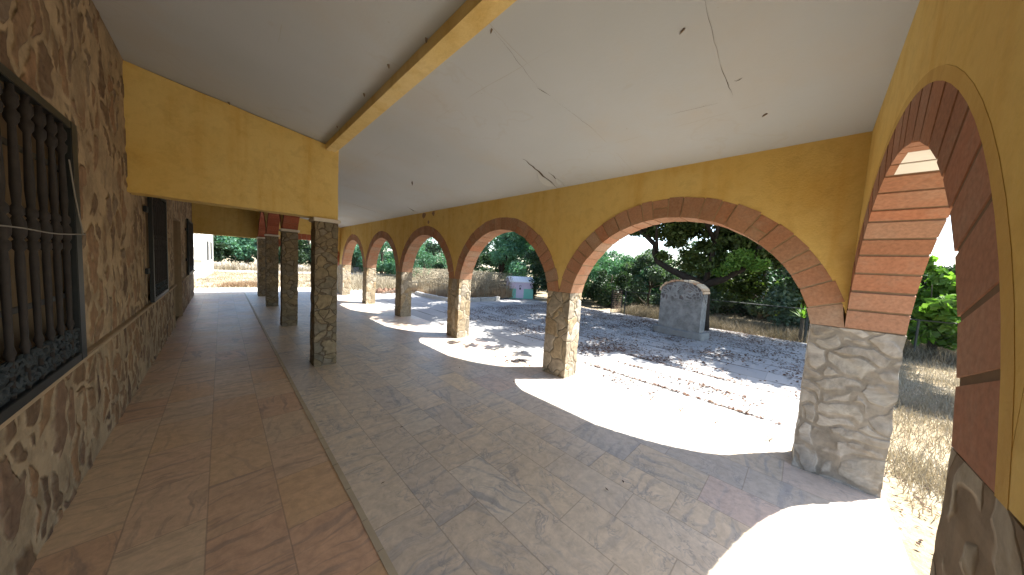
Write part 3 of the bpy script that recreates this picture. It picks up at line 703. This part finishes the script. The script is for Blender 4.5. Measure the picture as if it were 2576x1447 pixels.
tree('leafy_tree','feathery bright blue-green tree just right of the middle arcade pillar, left of the sky gap','tree',15.0,7.6,2.95,2.9,L['leaf_teal'],15000,.07,1,0,.06,nblob=34,group=G,aspect=.25)
tree('leafy_tree','dark green tree low behind the barred gate in the big arch','tree',13.4,6.6,1.9,2.0,L['leaf_dark'],7000,.06,2,0,.05,group=G)
tree('leafy_tree','grey-green tree with spiky top directly below the sky gap in the big arch','tree',15.6,5.6,2.95,3.0,L['leaf_grey'],14000,.065,3,0,.07,nblob=34,group=G)
tree('leafy_tree','dull green tree between the sky gap and the left oak limb','tree',15.4,3.4,3.3,3.2,L['leaf_grey'],14000,.07,4,0,.08,nblob=34,group=G)
tree('leafy_tree','tall dark green tree behind the fork of the oak','tree',16.2,1.2,4.6,4.2,L['leaf_oak'],16000,.08,5,0,.1,nblob=36,group=G)
tree('leafy_tree','dusty grey-green tree below the right oak limb in the big arch','tree',14.4,-.3,3.6,3.4,L['leaf_grey'],15000,.07,6,0,.08,nblob=34,group=G)
tree('leafy_tree','shadowy tree behind the corner pillar at the right end of the courtyard','tree',15.5,-2.9,2.4,2.6,L['leaf_dark'],8000,.07,7,0,.08,group=G)
tree('leafy_tree','dense dark green tree beside the play house, at the right side of the second arch','tree',12.8,9.0,5.2,3.4,L['leaf_dark'],17000,.07,8,0,.10,nblob=38,group=G)
tree('leafy_tree','bright mid-green tree above the play house roof','tree',14.8,12.6,5.8,4.0,L['leaf_teal'],17000,.08,9,.1,.10,nblob=36,group=G)
tree('leafy_tree','bluish-green tree with leaning dark trunk left of the play house','tree',14.3,16.0,6.0,4.2,L['leaf_teal'],14000,.08,10,.3,.16,lean=(.5,-1.4),bark='bark',nblob=34,group=G)
tree('leafy_tree','dark tree at the left side of the second arch behind the dry stalks','tree',13.5,19.5,5.6,4.6,L['leaf_dark'],14000,.09,11,0,.12,nblob=34,group=G)
tree('leafy_tree','bushy blue-green tree filling the third arch','tree',13.6,25.5,5.6,6.5,L['leaf_teal'],17000,.10,12,0,.14,nblob=40,group=G,aspect=.3)
tree('leafy_tree','dark blue-green tree in the fourth arch','tree',11.6,30.5,5.6,6.5,L['leaf_teal'],14000,.12,13,0,.14,nblob=36,group=G)
tree('leafy_tree','grey-green tree in the farthest small arch','tree',8.2,33.0,5.2,5.5,L['leaf_grey'],12000,.12,14,0,.14,nblob=34,group=G)
G2='trees behind the far meadow'
for i,(x,y,h,wd,mt,lb) in enumerate(((-1.0,34,3.6,4.2,'leaf_dark','dark tree right beside the white house at the end of the passage'),(1.6,35,3.9,4.4,'leaf_teal','blue-green tree in the middle of the far passage opening'),(4.0,33.5,3.6,4.0,'leaf_dark','tree seen between the inner pillars across the meadow'),(6.2,35,4.0,4.4,'leaf_oak','round dark tree seen just left of the nearest inner pillar'))):
    tree('leafy_tree',lb,'tree',x,y,h,wd,L[mt],9000,.11,30+i,.28,.14,nblob=30,group=G2)
# backdrop wood: low hedge masses behind
pts=[]
rg=random.Random(3); bl=[]
for i in range(230):
    a=rg.uniform(0,1); 
    if a<.5: x,y=rg.uniform(17.5,20.5),rg.uniform(-9,24); hz=rg.uniform(.2,2.1) if y<9.5 else rg.uniform(.3,6.8)
    else: x,y=rg.uniform(-8,22),rg.uniform(37,41); hz=rg.uniform(.5,4)
    bl.append((x,y,hz,rg.uniform(.8,1.4),rg.uniform(.8,1.4),rg.uniform(.5,.9)))
me=leaf_mesh('wood',blob_points(bl,90000,5,.2),0,.16,L['leaf_wood'],9,.5); o=link(bpy.data.objects.new('distant_wood',me)); tag(o,'low dense dark green wood far behind the fence trees','wood',kind='stuff')

# big oak in the courtyard with forked dark limbs
oak=thing('oak_tree','big spreading oak with forked almost black limbs behind the arched stone block','tree',(10.6,2.15,-.06))
b=MB()
def wp(x,y,z): return (x-10.6,y-2.15,z+.06)
b.tube([wp(10.6,2.15,-.06),wp(10.6,2.16,.6),wp(10.6,2.17,1.15),wp(10.6,2.2,1.42)],[.24,.19,.17,.15],10)
limbL=[wp(10.6,2.2,1.38),wp(10.6,2.74,1.60),wp(10.55,3.2,1.82),wp(10.5,3.57,2.05),wp(10.5,3.70,2.32),wp(10.4,3.68,2.62),wp(10.3,4.0,2.95),wp(10.2,4.4,3.3),wp(10.0,4.9,3.7),wp(9.6,5.4,4.1)]
b.tube(limbL,[.13,.115,.10,.095,.09,.08,.075,.065,.05,.03],8)
limbR=[wp(10.6,2.18,1.38),wp(10.62,1.75,1.58),wp(10.6,1.2,2.0),wp(10.5,.95,2.5),wp(10.3,.6,3.0),wp(10,.2,3.5),wp(9.6,-.2,4)]
b.tube(limbR,[.13,.11,.10,.09,.075,.06,.03],8)
limbC=[wp(10.6,2.17,1.38),wp(10.6,2.08,2.0),wp(10.55,2.02,2.7),wp(10.3,1.9,3.4),wp(9.6,1.7,4.2)]
b.tube(limbC,[.09,.07,.06,.055,.03],7)
for p0,p1 in (((10.4,3.9,2.9),(8.6,4.2,3.9)),((10.55,2.02,2.7),(8.4,2.4,4.0)),((10.4,.8,2.8),(8.3,.6,3.8)),((10.5,3.6,2.2),(9.6,3.4,3.2)),((8.6,4.2,3.9),(6.2,4.4,4.2)),((8.4,2.4,4.0),(6.6,2.4,4.3))):
    mid=tuple((p0[i]+p1[i])/2+(.2 if i==2 else .05) for i in range(3)); b.tube([wp(*p0),wp(*mid),wp(*p1)],[.06,.045,.02],6)
b.build('trunk',M['bark'],oak,smooth=True)
rg=random.Random(8); bl=[]
def clump(x,y,z,s): bl.append((x-10.6,y-2.15,z+.06,s,s,s*.62))
# canopy overhead: clumps placed so that their shade falls on the paving away from the arches
def overhead(gx,gy,z,s): clump(gx+.51*z,gy-.37*z,z,s)
def edge_x(gy): 
    P=[(-2,6.6),(-.1,6.2),(.35,5.65),(1.4,5.6),(2.4,5.2),(3.0,4.5),(3.6,4.2),(4.4,3.95),(5.4,4.4),(7,5.3),(9.5,6.4)]
    for (a,xa),(c_,xc) in zip(P[:-1],P[1:]):
        if a<=gy<=c_: return xa+(xc-xa)*(gy-a)/(c_-a)
    return 7
for i in range(330):
    gy=rg.uniform(-1.5,8.6); x0=edge_x(gy); s=rg.uniform(.28,.62); gx=rg.uniform(x0+s*.8,10.8); overhead(gx,gy,rg.uniform(3.6,6.4),s)
for (gx,gy,s) in ((3.5,4.5,.16),(3.75,4.2,.22),(3.3,4.9,.14),(4.0,4.7,.25),(3.62,3.3,.15),(3.95,3.55,.2)): overhead(gx,gy,rg.uniform(3.7,4.3),s)
# lower foliage seen through the arch between the limbs
for i in range(72):
    y=rg.uniform(.3,3.6); t=1-abs(y-2.15)/1.75
    z=rg.uniform(1.75+.55*(1-t),3.4); clump(rg.uniform(10.4,11.5),y,z,rg.uniform(.2,.42))
for i in range(10): clump(rg.uniform(10.3,11),rg.uniform(3.7,4.6),rg.uniform(2.95,3.6),rg.uniform(.16,.3))
for i in range(40): clump(rg.uniform(10.6,12.0),rg.uniform(-1.4,1.0),rg.uniform(2.2,3.6),rg.uniform(.24,.45))
for i in range(12): clump(rg.uniform(10.5,11.4),rg.uniform(2.2,3.7),rg.uniform(2.9,3.7),rg.uniform(.22,.36))
pts=blob_points(bl,140000,21,.2)
o=link(bpy.data.objects.new('crown',leaf_mesh('crown',pts,0,.066,L['leaf_oak'],22,.6)),oak)
pts=blob_points([(10.2-10.6,1.25-2.15,2.30,.22,.34,.22),(10.2-10.6,.95-2.15,2.1,.2,.3,.2),(10.2-10.6,1.5-2.15,2.05,.2,.25,.16),(10.25-10.6,1.75-2.15,1.85,.15,.2,.12)],1600,31,.2)
o=link(bpy.data.objects.new('sunlit_spray',leaf_mesh('sunlit_spray',pts,0,.05,L['leaf_bright'],32,.5)),oak); o['label']='yellow-green sunlit spray of leaves by the right limb'  # sunlight on this spray is put into its brighter leaf colour
# second canopy shading the courtyard farther on
ot=thing('shade_tree','tall courtyard tree whose crown shades the paving before the play house','tree',(10.9,8.0,-.06))
b=MB(); b.tube([(0,0,0),(.05,-.05,1.2),(-.1,.1,2.4),(-.6,.2,3.6),(-1.6,.4,4.6)],[.2,.16,.14,.1,.04],9)
for p1 in ((-3,-1.5,4.6),(-3.2,1.6,4.6),(-.4,-1.8,4.8),(-2.6,.2,5.2),(.6,1.4,4.6)): b.tube([(-.1,.1,2.5),(p1[0]*.5,p1[1]*.5,3.8),p1],[.09,.07,.02],6)
b.build('trunk',M['bark'],ot,smooth=True)
bl=[]; rg=random.Random(17)
for i in range(110):
    x,y=rg.uniform(5.7,12.4),rg.uniform(4.6,9.8)
    if x<7.4 and y>6.6 or x<6.4: continue
    bl.append((x-10.9,y-8.0,rg.uniform(4.1,6.2),*(lambda s:(s,s,s*.6))(rg.uniform(.45,.8))))
o=link(bpy.data.objects.new('crown',leaf_mesh('crown',blob_points(bl,60000,41,.2),0,.085,L['leaf_oak'],42,.55)),ot)

# broad-leaved bright shrub seen through the end arch
t=thing('leafy_shrub','bright yellow-green broad-leaved shrub behind the fence, seen through the right end arch','shrub',(12.7,-2.4,-.06))
b=MB(); rg=random.Random(2); bl=[]
for i in range(7):
    a=rg.uniform(0,6.28); b.tube([(0,0,0),(.25*math.cos(a),.25*math.sin(a),.9),(.5*math.cos(a),.5*math.sin(a),rg.uniform(1.5,2.3))],[.03,.02,.008],6)
b.build('trunk',M['bark2'],t)
for i in range(34): 
    a=rg.uniform(0,6.28); q=rg.uniform(0,.95); z=rg.uniform(.55,1.95); s=rg.uniform(.18,.34); bl.append((q*math.cos(a),q*math.sin(a),z,s,s,s))
for i in range(5): bl.append((.15+rg.uniform(-.2,.2),.2+rg.uniform(-.15,.15),2.0+.18*i,.12,.12,.16))
link(bpy.data.objects.new('crown',leaf_mesh('crown',blob_points(bl,4600,3,.3),0,.085,L['leaf_bright'],4,.7)),t)
t=thing('spiky_plant','small spiky bright green plant on top of the thin fence post','plant',(11.62,-.06,.62))
b=MB(); rg=random.Random(6)
for i in range(46):
    a=rg.uniform(0,6.28); el=rg.uniform(.25,1.45); Ln=rg.uniform(.25,.5); d=Vector((math.cos(a)*math.cos(el),math.sin(a)*math.cos(el),math.sin(el))); s=Vector((-math.sin(a),math.cos(a),0))*.022
    m1=d*Ln*.55; tip=d*Ln+Vector((0,0,-.10*Ln*(1.5-el)))
    b.add([-s*.5,s*.5,m1+s,m1-s,tip],[(0,1,2,3),(3,2,4)])
b.build('leaves',L['leaf_bright'],t)
b=MB(); b.tube([(0,0,-.68),(.01,0,-.3),(0,0,.05)],[.05,.045,.04],7); b.build('stem',M['bark2'],t)

# ---------------------------------------------------------------- dry grass, litter
def blades(name,xy,h,wd,mat,seed,label,cat,z0=-.06,bend=.7):
    rg=np.random.default_rng(seed); n=len(xy); hh=h*rg.uniform(.4,1.2,n); a=rg.uniform(0,6.283,n); q=rg.uniform(0,6.283,n); bd=hh*bend*rg.uniform(0,1,n)
    V=np.empty((n,4,3)); bx=np.stack([np.cos(a),np.sin(a),np.zeros(n)],1)*wd; base=np.concatenate([xy,np.full((n,1),z0)],1)
    top=base+np.stack([np.cos(q)*bd,np.sin(q)*bd,hh*rg.uniform(.5,1,n)],1)
    V[:,0]=base-bx; V[:,1]=base+bx; V[:,2]=top+bx*.35; V[:,3]=top-bx*.35
    o=link(bpy.data.objects.new(name,quads(name,V,mat))); tag(o,label,cat,kind='stuff'); return o
rg=np.random.default_rng(1)
def rect(n,x0,x1,y0,y1,clump=0): 
    p=np.stack([rg.uniform(x0,x1,n),rg.uniform(y0,y1,n)],1)
    if clump:
        c_=np.stack([rg.uniform(x0,x1,clump),rg.uniform(y0,y1,clump)],1); k_=rg.integers(0,clump,n//2); p[:n//2]=c_[k_]+rg.normal(0,.12,(n//2,2))
    return p
blades('dry_grass',rect(45000,3.6,11.5,-4.2,-.72,200),.13,.0035,L['grass'],2,'dry straw-coloured grass beside the gallery, seen through the right end arch','grass')
blades('dry_grass',rect(36000,11.4,14.0,-5,5.4,90),.34,.005,L['grass_dull'],3,'tall dry grass band behind the thin fence','grass')
blades('dry_grass',rect(24000,-5,7.5,17.5,29.4,160),.11,.014,L['grass'],4,'pale dry meadow beyond the far end of the gallery','grass')
blades('dry_grass',rect(9000,-5,9,29.9,33.5,90),.75,.02,L['grass'],24,'tall pale grass beyond the kerb at the end of the meadow','grass')
blades('dry_grass',rect(9000,3.9,7.5,15.2,22,70),.65,.010,L['grass'],14,'dry grass beyond the farthest small arches','grass')
# planter
def inpoly_planter(n,seed):
    rr=np.random.default_rng(seed); u=rr.uniform(0,1,n); v=rr.uniform(0,1,n); x=6.75+u*3.6; y=10.2+v*4.3+(1-u)*.25; return np.stack([x,y],1)
blades('dry_grass',inpoly_planter(13000,5),.55,.010,L['grass_red'],5,'rusty brown dry growth low in the kerbed bed','grass',z0=.05)
p=inpoly_planter(3200,6)
blades('tall_stalks',p,1.15,.012,L['grass'],6,'tall pale dry stalks in the kerbed bed before the dark trees','grass',z0=.05,bend=.2)
pts=[]; rg2=np.random.default_rng(9)
for q in p[:1800]:
    for _ in range(10): pts.append((q[0]+rg2.normal(0,.07),q[1]+rg2.normal(0,.07),rg2.uniform(.55,1.25)))
o=link(bpy.data.objects.new('seed_heads',leaf_mesh('seed_heads',np.array(pts),0,.028,L['grass'],10,.4))); tag(o,'pale seed heads on the dry stalks in the kerbed bed','grass',kind='stuff')
t=blades('grass_heap',np.random.default_rng(7).normal((.72,18.3),(.32,.16),(4000,2)),.24,.012,L['grass_red'],7,'heap of rusty brown dead grass lying beyond the far passage opening','grass',bend=.9)
# leaf litter on the courtyard
def litter(name,xy,size,seed,label,z0=.002,mat='litter'):
    rg=np.random.default_rng(seed); n=len(xy); P=np.concatenate([xy,np.full((n,1),z0)],1); P[:,2]+=rg.uniform(0.002,.014,n)
    a=rg.uniform(0,6.283,n); s=size*rg.uniform(.6,1.5,n); d=np.stack([np.cos(a),np.sin(a),rg.uniform(-.25,.25,n)],1)*s[:,None]; e=np.stack([-np.sin(a),np.cos(a),rg.uniform(-.4,.4,n)],1)*s[:,None]*.55
    V=np.stack([P-d,P+e,P+d,P-e],1); V[:,:,2]=np.maximum(V[:,:,2],z0+.001); o=link(bpy.data.objects.new(name,quads(name,V,L[mat]))); tag(o,label,'leaves',kind='stuff')
rg=np.random.default_rng(11); C1=[]
cl=np.stack([rg.uniform(5.0,11,260),rg.uniform(-.4,8.5,260)],1); k_=rg.integers(0,260,15000); C1=cl[k_]+rg.normal(0,.20,(15000,2)); C1=C1[(C1[:,0]>5.7)|(C1[:,1]>2.6)]
k2=np.stack([rg.uniform(6.6,11.2,6500),rg.uniform(0,8.2,6500)],1); k2=k2[(k2[:,0]-5.5)/5.5>rg.uniform(0,1,len(k2))*.9]
k3=[]
for x0 in (4.47,5.07,5.67):
    y_=np.concatenate([rg.normal(m_,.22,70) for m_ in ((.4,1.2,2.2) if x0<5 else (.9,1.9))]); k3.append(np.stack([x0+rg.normal(0,.022,len(y_)),y_],1))
k4=rg.normal((4.15,1.75),(.14,.33),(60,2)); k5=rg.normal((4.9,.9),(.1,.4),(90,2)); k6=rg.normal((3.55,3.35),(.1,.16),(60,2))
litter('leaf_litter',np.concatenate([C1,k2,k4,k5,k6]+k3),.021,12,'fallen brown oak leaves scattered over the courtyard paving')
p=np.stack([rg.uniform(.7,3.4,16),rg.uniform(.8,5,16)],1); litter('dry_leaf_bits',p,.013,13,'a few small dark leaf crumbs on the gallery floor')
p=np.stack([rg.uniform(3.0,5.5,260),rg.uniform(-1.2,-.62,260)],1); litter('leaf_litter',p,.014,15,'brown fallen leaves just outside the slab edge by the end arch',z0=-.055)
# weeds in joints
W_=MB(); rr=random.Random(3)
for (x,y) in ((3.87,.55),(3.86,.9),(4.47,.35),(3.88,1.25),(3.97,3.6),(3.9,6.3),(4.2,6.1),(3.9,.1)):
    for i in range(9):
        a=rr.uniform(0,6.28); Ln=rr.uniform(.03,.10); W_.tube([(x,y,0),(x+math.cos(a)*Ln*.4,y+math.sin(a)*Ln*.4,Ln*.7),(x+math.cos(a)*Ln,y+math.sin(a)*Ln,Ln)],[.0025,.002,.0006],4)
o=W_.build('weeds',L['grass_red']); tag(o,'small dry weeds growing from the joints of the sunlit paving','weeds',kind='stuff')

# ---------------------------------------------------------------- arched stone block
mo=thing('stone_monument','freestanding grey stone block with rounded top and tiled edge in the courtyard','monument',(8.78,2.32,0),math.atan2(.14,1.05)*-1)
b=MB(); n=22; half=.53; zsp=1.17; ztop_=1.47; th=.34
prof=[(-half,.12)]+[(-half,zsp)]+[(-half*math.cos(math.pi*i/n),zsp+(ztop_-zsp)*math.sin(math.pi*i/n)) for i in range(1,n)]+[(half,zsp),(half,.12)]
N=len(prof); V=[(0,y_,z_) for y_,z_ in prof]+[(th,y_,z_) for y_,z_ in prof]
b.add(V,[tuple(range(N)),tuple(range(2*N-1,N-1,-1))]+[(i,(i+1)%N,N+(i+1)%N,N+i) for i in range(N)])
b.build('block',M['monument'],mo)
b=MB(); rr=random.Random(1)
for i in range(15):
    a0,a1=math.pi*i/15+.012,math.pi*(i+1)/15-.012; j=rr.uniform(-.008,.012)
    q=[(-half*math.cos(a)*k_,zsp+(ztop_-zsp)*math.sin(a)*k_+(.0 if k_==1 else j)) for a in (a0,a1) for k_ in (1.0,1.07)]
    x0,x1=-.03+rr.uniform(-.01,.01),th+.03
    P=[(x0,q[0][0],q[0][1]+.002),(x0,q[2][0],q[2][1]+.002),(x0,q[3][0],q[3][1]+.02),(x0,q[1][0],q[1][1]+.02)]; P+= [(x1,p_[1],p_[2]) for p_ in P]; b.hexa(P)
b.build('tile_edge',m_brick('edge_tile',[(.42,.22,.12),(.52,.36,.22),(.60,.50,.36)],(.6,.5,.38)),mo)
b=MB(); n=16
top=[];
for i in range(n+1):
    a=math.pi*i/n; top.append((-.05-.13*math.sin(a)**.6,-.64*math.cos(a)))
loop=top+[(th+.05,.64),(th+.05,-.64)]; N=len(loop)
b.add([(x_,y_,-.05) for x_,y_ in loop]+[(x_,y_,.17+.006*math.sin(i*2.1)) for i,(x_,y_) in enumerate(loop)],[tuple(range(N))[::-1],tuple(range(N,2*N))]+[(i,(i+1)%N,N+(i+1)%N,N+i) for i in range(N)])
b.build('base',M['monument_base'],mo)
for o in mo.children: pass

# ---------------------------------------------------------------- fence
def fence(pts,label,h=.90):
    t=thing('wire_fence',label,'fence',(pts[0][0],pts[0][1],-.06)); ox,oy=pts[0]
    proto=None
    for (x,y) in pts:
        if proto is None:
            b=MB(); b.tube([(0,0,0),(0,0,h+.07)],.021,8); proto=b.build('post',M['fence'],t); o=proto
        else: o=proto.copy(); link(o,t)
        o.location=(x-ox,y-oy,0)
    for (p,q) in zip(pts[:-1],pts[1:]):
        b=MB(); b.tube([(p[0]-ox,p[1]-oy,h+.06),(q[0]-ox,q[1]-oy,h+.06)],.016,6); b.build('top_rail',M['fence'],t)
        b=MB(); Ln=math.dist(p,q); k_=int(Ln/.12); 
        for i in range(-7,k_+1):
            for sgn in (1,-1):
                s0=i*.12; s1=s0+.84; a0,a1=max(0,s0),min(Ln,s1)
                if a1<=a0: continue
                z0,z1=(a0-s0),(a1-s0)
                if sgn<0: z0,z1=.84-z0,.84-z1
                f=lambda s_,z_:(p[0]-ox+(q[0]-p[0])*s_/Ln,p[1]-oy+(q[1]-p[1])*s_/Ln,z_+.06)
                b.tube([f(a0,z0),f(a1,z1)],.0018,3,cap=False)
        b.build('wire_mesh',M['fence'],t)
    return t
fence([(11.06,4.82),(11.2,2.4),(11.5,-.14)],'thin dark wire fence with top rail across the courtyard behind the stone block')
fence([(11.5,-.16),(11.75,-2.0),(12.1,-4.4)],'thin dark wire fence seen through the right end arch before the bright shrub')
g=thing('metal_gate','narrow rusty lattice gate at the left end of the courtyard fence','gate',(10.99,5.12,-.05),math.atan2(.14,-.6)+math.pi)
b=MB(); 
for x in (-.3,.3): b.tube([(x,0,0),(x,0,.98)],.016,6)
b.tube([(-.3,0,.97),(.3,0,.97)],.014,6); b.tube([(-.3,0,.08),(.3,0,.08)],.014,6); b.build('frame',M['rust'],g)
b=MB()
for i in range(1,8): b.tube([(-.3+.075*i,0,.08),(-.3+.075*i,0,.97)],.005,4)
for i in range(1,12): b.tube([(-.3,0,.08+.075*i),(.3,0,.08+.075*i)],.005,4)
b.build('lattice',m_plain('pale_rust',(.25,.17,.12),.8,.2,.4,20),g)

# ---------------------------------------------------------------- kerbed bed, planks
kb=MB(); path=[(6.55,12.9),(6.48,12.0),(6.55,11.1),(6.75,10.45),(7.2,10.05),(8.0,9.95),(8.8,9.92),(9.3,10.15)]
rr=random.Random(2)
for (p,q) in zip(path[:-1],path[1:]):
    d=Vector((q[0]-p[0],q[1]-p[1],0)); nrm=Vector((d.y,-d.x,0)).normalized()*.09; e=d.normalized()*.006; z=.15+rr.uniform(-.01,.01)
    P=[Vector((p[0],p[1],-.05))+nrm+e,Vector((q[0],q[1],-.05))+nrm-e,Vector((q[0],q[1],-.05))-nrm-e,Vector((p[0],p[1],-.05))-nrm+e]
    kb.hexa([tuple(v) for v in P]+[(v.x,v.y,z) for v in P])
o=kb.build('planter_kerb',M['kerbstone'],bevel=.012); tag(o,'low curved pale kerb round the bed of dry stalks','kerb')
b=MB(); b.add([(6.6,12.9,.04),(6.6,11,.04),(7.2,10.1,.04),(9.3,10.15,.04),(10.6,14.6,.04),(6.7,14.6,.04)],[(0,1,2,3,4,5)]); b.build('bed_soil',M['ground'])['kind']='structure'
for i,(p,q,lb) in enumerate((((5.3,13.5,.02),(6.15,12.9,.30),'weathered plank leaning low by the kerbed bed, the longer one'),((5.2,13.6,.02),(5.85,13.3,.22),'short weathered plank lying beside the longer one'))):
    d=(Vector(q)-Vector(p)); s=Vector((-d.y,d.x,0)).normalized()*.07; u=Vector((0,0,.025)); P=[Vector(p)-s,Vector(q)-s,Vector(q)+s,Vector(p)+s]
    b=MB(); b.hexa([tuple(v) for v in P]+[tuple(v+u) for v in P]); o=b.build('wooden_plank',M['wood'],bevel=.004); tag(o,lb,'plank','planks by the kerbed bed')
b=MB(); rr=random.Random(8)
for i in range(14):
    x,y=5.1+rr.uniform(0,.9),13.8+rr.uniform(0,.5); s=rr.uniform(.08,.16); b.tube([(x,y,-.05),(x+.02,y,s*.6),(x,y+.02,s*1.5)],[s,s*.9,s*.3],6)
o=b.build('rubble_pile',m_plain('rubble_brown',(.16,.10,.07),.95,.05,.5,9)); tag(o,'low pile of brown rubble behind the planks','rubble',kind='stuff')

# ---------------------------------------------------------------- play house
ph=thing('play_house','small lilac and teal plastic play house with white roof under the trees','play house',(10.98,10.42,-.004),math.atan2(-.58,1.05))
Wd,Dp,ev,rg_=.62,.42,.86,1.07
b=MB(); b.box(-Wd,Wd,-Dp,Dp,0,.50); b.build('lower_wall',M['teal'],ph,bevel=.01)
b=MB(); P=[(-Wd+.02,-Dp+.02,.502),(Wd-.02,-Dp+.02,.502),(Wd-.02,Dp-.02,.502),(-Wd+.02,Dp-.02,.502),(-Wd+.02,-Dp+.02,ev),(Wd-.02,-Dp+.02,ev),(Wd-.02,Dp-.02,ev),(-Wd+.02,Dp-.02,ev),(-Wd+.02,0,rg_),(Wd-.02,0,rg_)]
b.add(P,[(0,1,5,4),(1,2,6,9,5),(2,3,7,6),(3,0,4,8,7),(4,5,9,8),(8,9,6,7),(3,2,1,0)]); b.build('upper_wall',M['lilac'],ph)
b=MB()
for s in (-1,1):
    for i in range(9):
        xa,xb=-Wd-.06+(2*Wd+.12)*i/9+.006,-Wd-.06+(2*Wd+.12)*(i+1)/9-.006
        b.hexa([(xa,s*(Dp+.07),ev-.035),(xb,s*(Dp+.07),ev-.035),(xb,0,rg_+.005),(xa,0,rg_+.005),(xa,s*(Dp+.07),ev),(xb,s*(Dp+.07),ev),(xb,0,rg_+.04),(xa,0,rg_+.04)])
b.build('roof',M['white_plastic'],ph)
b=MB(); b.box(-.30,.10,-Dp-.02,-Dp-.002,.03,.70); 
n=10
for i in range(n):
    a0,a1=math.pi*i/n,math.pi*(i+1)/n
    b.hexa([(-.10-.2*math.cos(a0),-Dp-.02,.70),(-.10-.2*math.cos(a1),-Dp-.02,.70),(-.10-.2*math.cos(a1),-Dp-.002,.70),(-.10-.2*math.cos(a0),-Dp-.002,.70),(-.10-.2*math.cos(a0),-Dp-.02,.70+.10*math.sin(a0)),(-.10-.2*math.cos(a1),-Dp-.02,.70+.10*math.sin(a1)),(-.10-.2*math.cos(a1),-Dp-.002,.70+.10*math.sin(a1)),(-.10-.2*math.cos(a0),-Dp-.002,.70+.10*math.sin(a0))])
dr=b.build('door',m_plain('door_lilac',(.56,.50,.64),.5,.3,.06,5),ph)
b=MB(); b.tube([(-.14,-Dp-.026,.60),(-.14,-Dp-.026,.66),(-.10,-Dp-.026,.69),(-.06,-Dp-.026,.66),(-.06,-Dp-.026,.60)],.012,5)
for x in (-.13,-.10,-.07): b.box(x-.011,x+.011,-Dp-.03,-Dp-.021,.46,.57)
b.box(-.145,-.055,-Dp-.029,-Dp-.0205,.50,.525); b.build('grille_window',M['black_trim'],dr)
# climbing plant over its right corner
t=thing('climbing_plant','dark ivy-like growth covering the right corner of the play house','plant',(11.53,9.93,0))
b=MB(); b.tube([(0,0,0),(.03,.02,.5),(0,.05,.95)],[.02,.015,.006],6); b.build('stem',M['bark2'],t)
link(bpy.data.objects.new('leaves',leaf_mesh('leaves',blob_points([(0,-.03,.25,.16,.16,.25),(.02,-.02,.6,.18,.18,.25),(-.08,-.05,.85,.2,.15,.12),(.1,0,.95,.2,.2,.12)],1500,5,.2),0,.035,L['leaf_dark'],6,.6)),t)
# low dark fence behind the bed
t=thing('rail_fence','dark board fence behind the bed left of the play house','fence',(10.9,13.6,-.06),math.atan2(-2.2,.5))
b=MB()
for x in (-1.9,-.6,.7,1.9): 
    b=MB(); b.tube([(x,0,0),(x,0,.85)],.03,6); b.build('post',M['shutter'],t)
for z in (.35,.55,.75): b=MB(); b.box(-1.95,1.95,-.05,-.03,z,z+.09); b.build('board',M['shutter'],t)

# ---------------------------------------------------------------- far end outside
hs=thing('white_house','sunlit cream-white house wing beyond the far end of the passage','house',(-2.45,26,-.06),R(-3))
b=MB(); b.box(-2.2,1.86,-3.0,3.4,0,3.1); b.build('wall',M['white_wall'],hs)
b=MB(); b.hexa([(-2.4,-3.25,3.1),(2.1,-3.25,3.1),(2.1,3.6,3.1),(-2.4,3.6,3.1),(-2.4,-3.25,3.2),(2.1,-3.25,3.2),(2.1,3.6,3.2),(-2.4,3.6,3.2)]); b.build('roof',M['brick'],hs)
for y in (-.6,1.4):
    b=MB(); b.box(1.862,1.885,y,y+.9,.95,2.1); o=b.build('window',M['shutter'],hs); b=MB(); b.box(1.862,1.93,y-.08,y+.98,.88,.94); b.build('sill',M['kerbstone'],o)
b=MB(); b.box(1.0,2.0,-3.1,-3.02,1.0,1.06); b.build('sill',M['kerbstone'],hs)
b=MB(); x=-3.2
while x<14: b.box(x,x+.98,29.6,29.8,-.05,.12+.01*math.sin(x*3)); x+=1.0
o=b.build('meadow_kerb',M['kerbstone'],bevel=.01); tag(o,'low pale kerb crossing the far dry meadow','kerb')
b=MB(); rr=random.Random(5)
for i in range(40):
    x=-.6+i*.28; s=rr.uniform(.25,.5); z=rr.uniform(.40,.62)
    b.tube([(x,31.6,-.06),(x+rr.uniform(-.1,.1),31.6,z*.6),(x,31.6,z)],[s*.8,s*.8,s*.55],6)
o=b.build('dry_stone_wall',m_plain('pale_wall_stone',(.27,.255,.23),.95,.05,.4,3)); tag(o,'low pale dry stone wall in front of the trees beyond the meadow','wall')
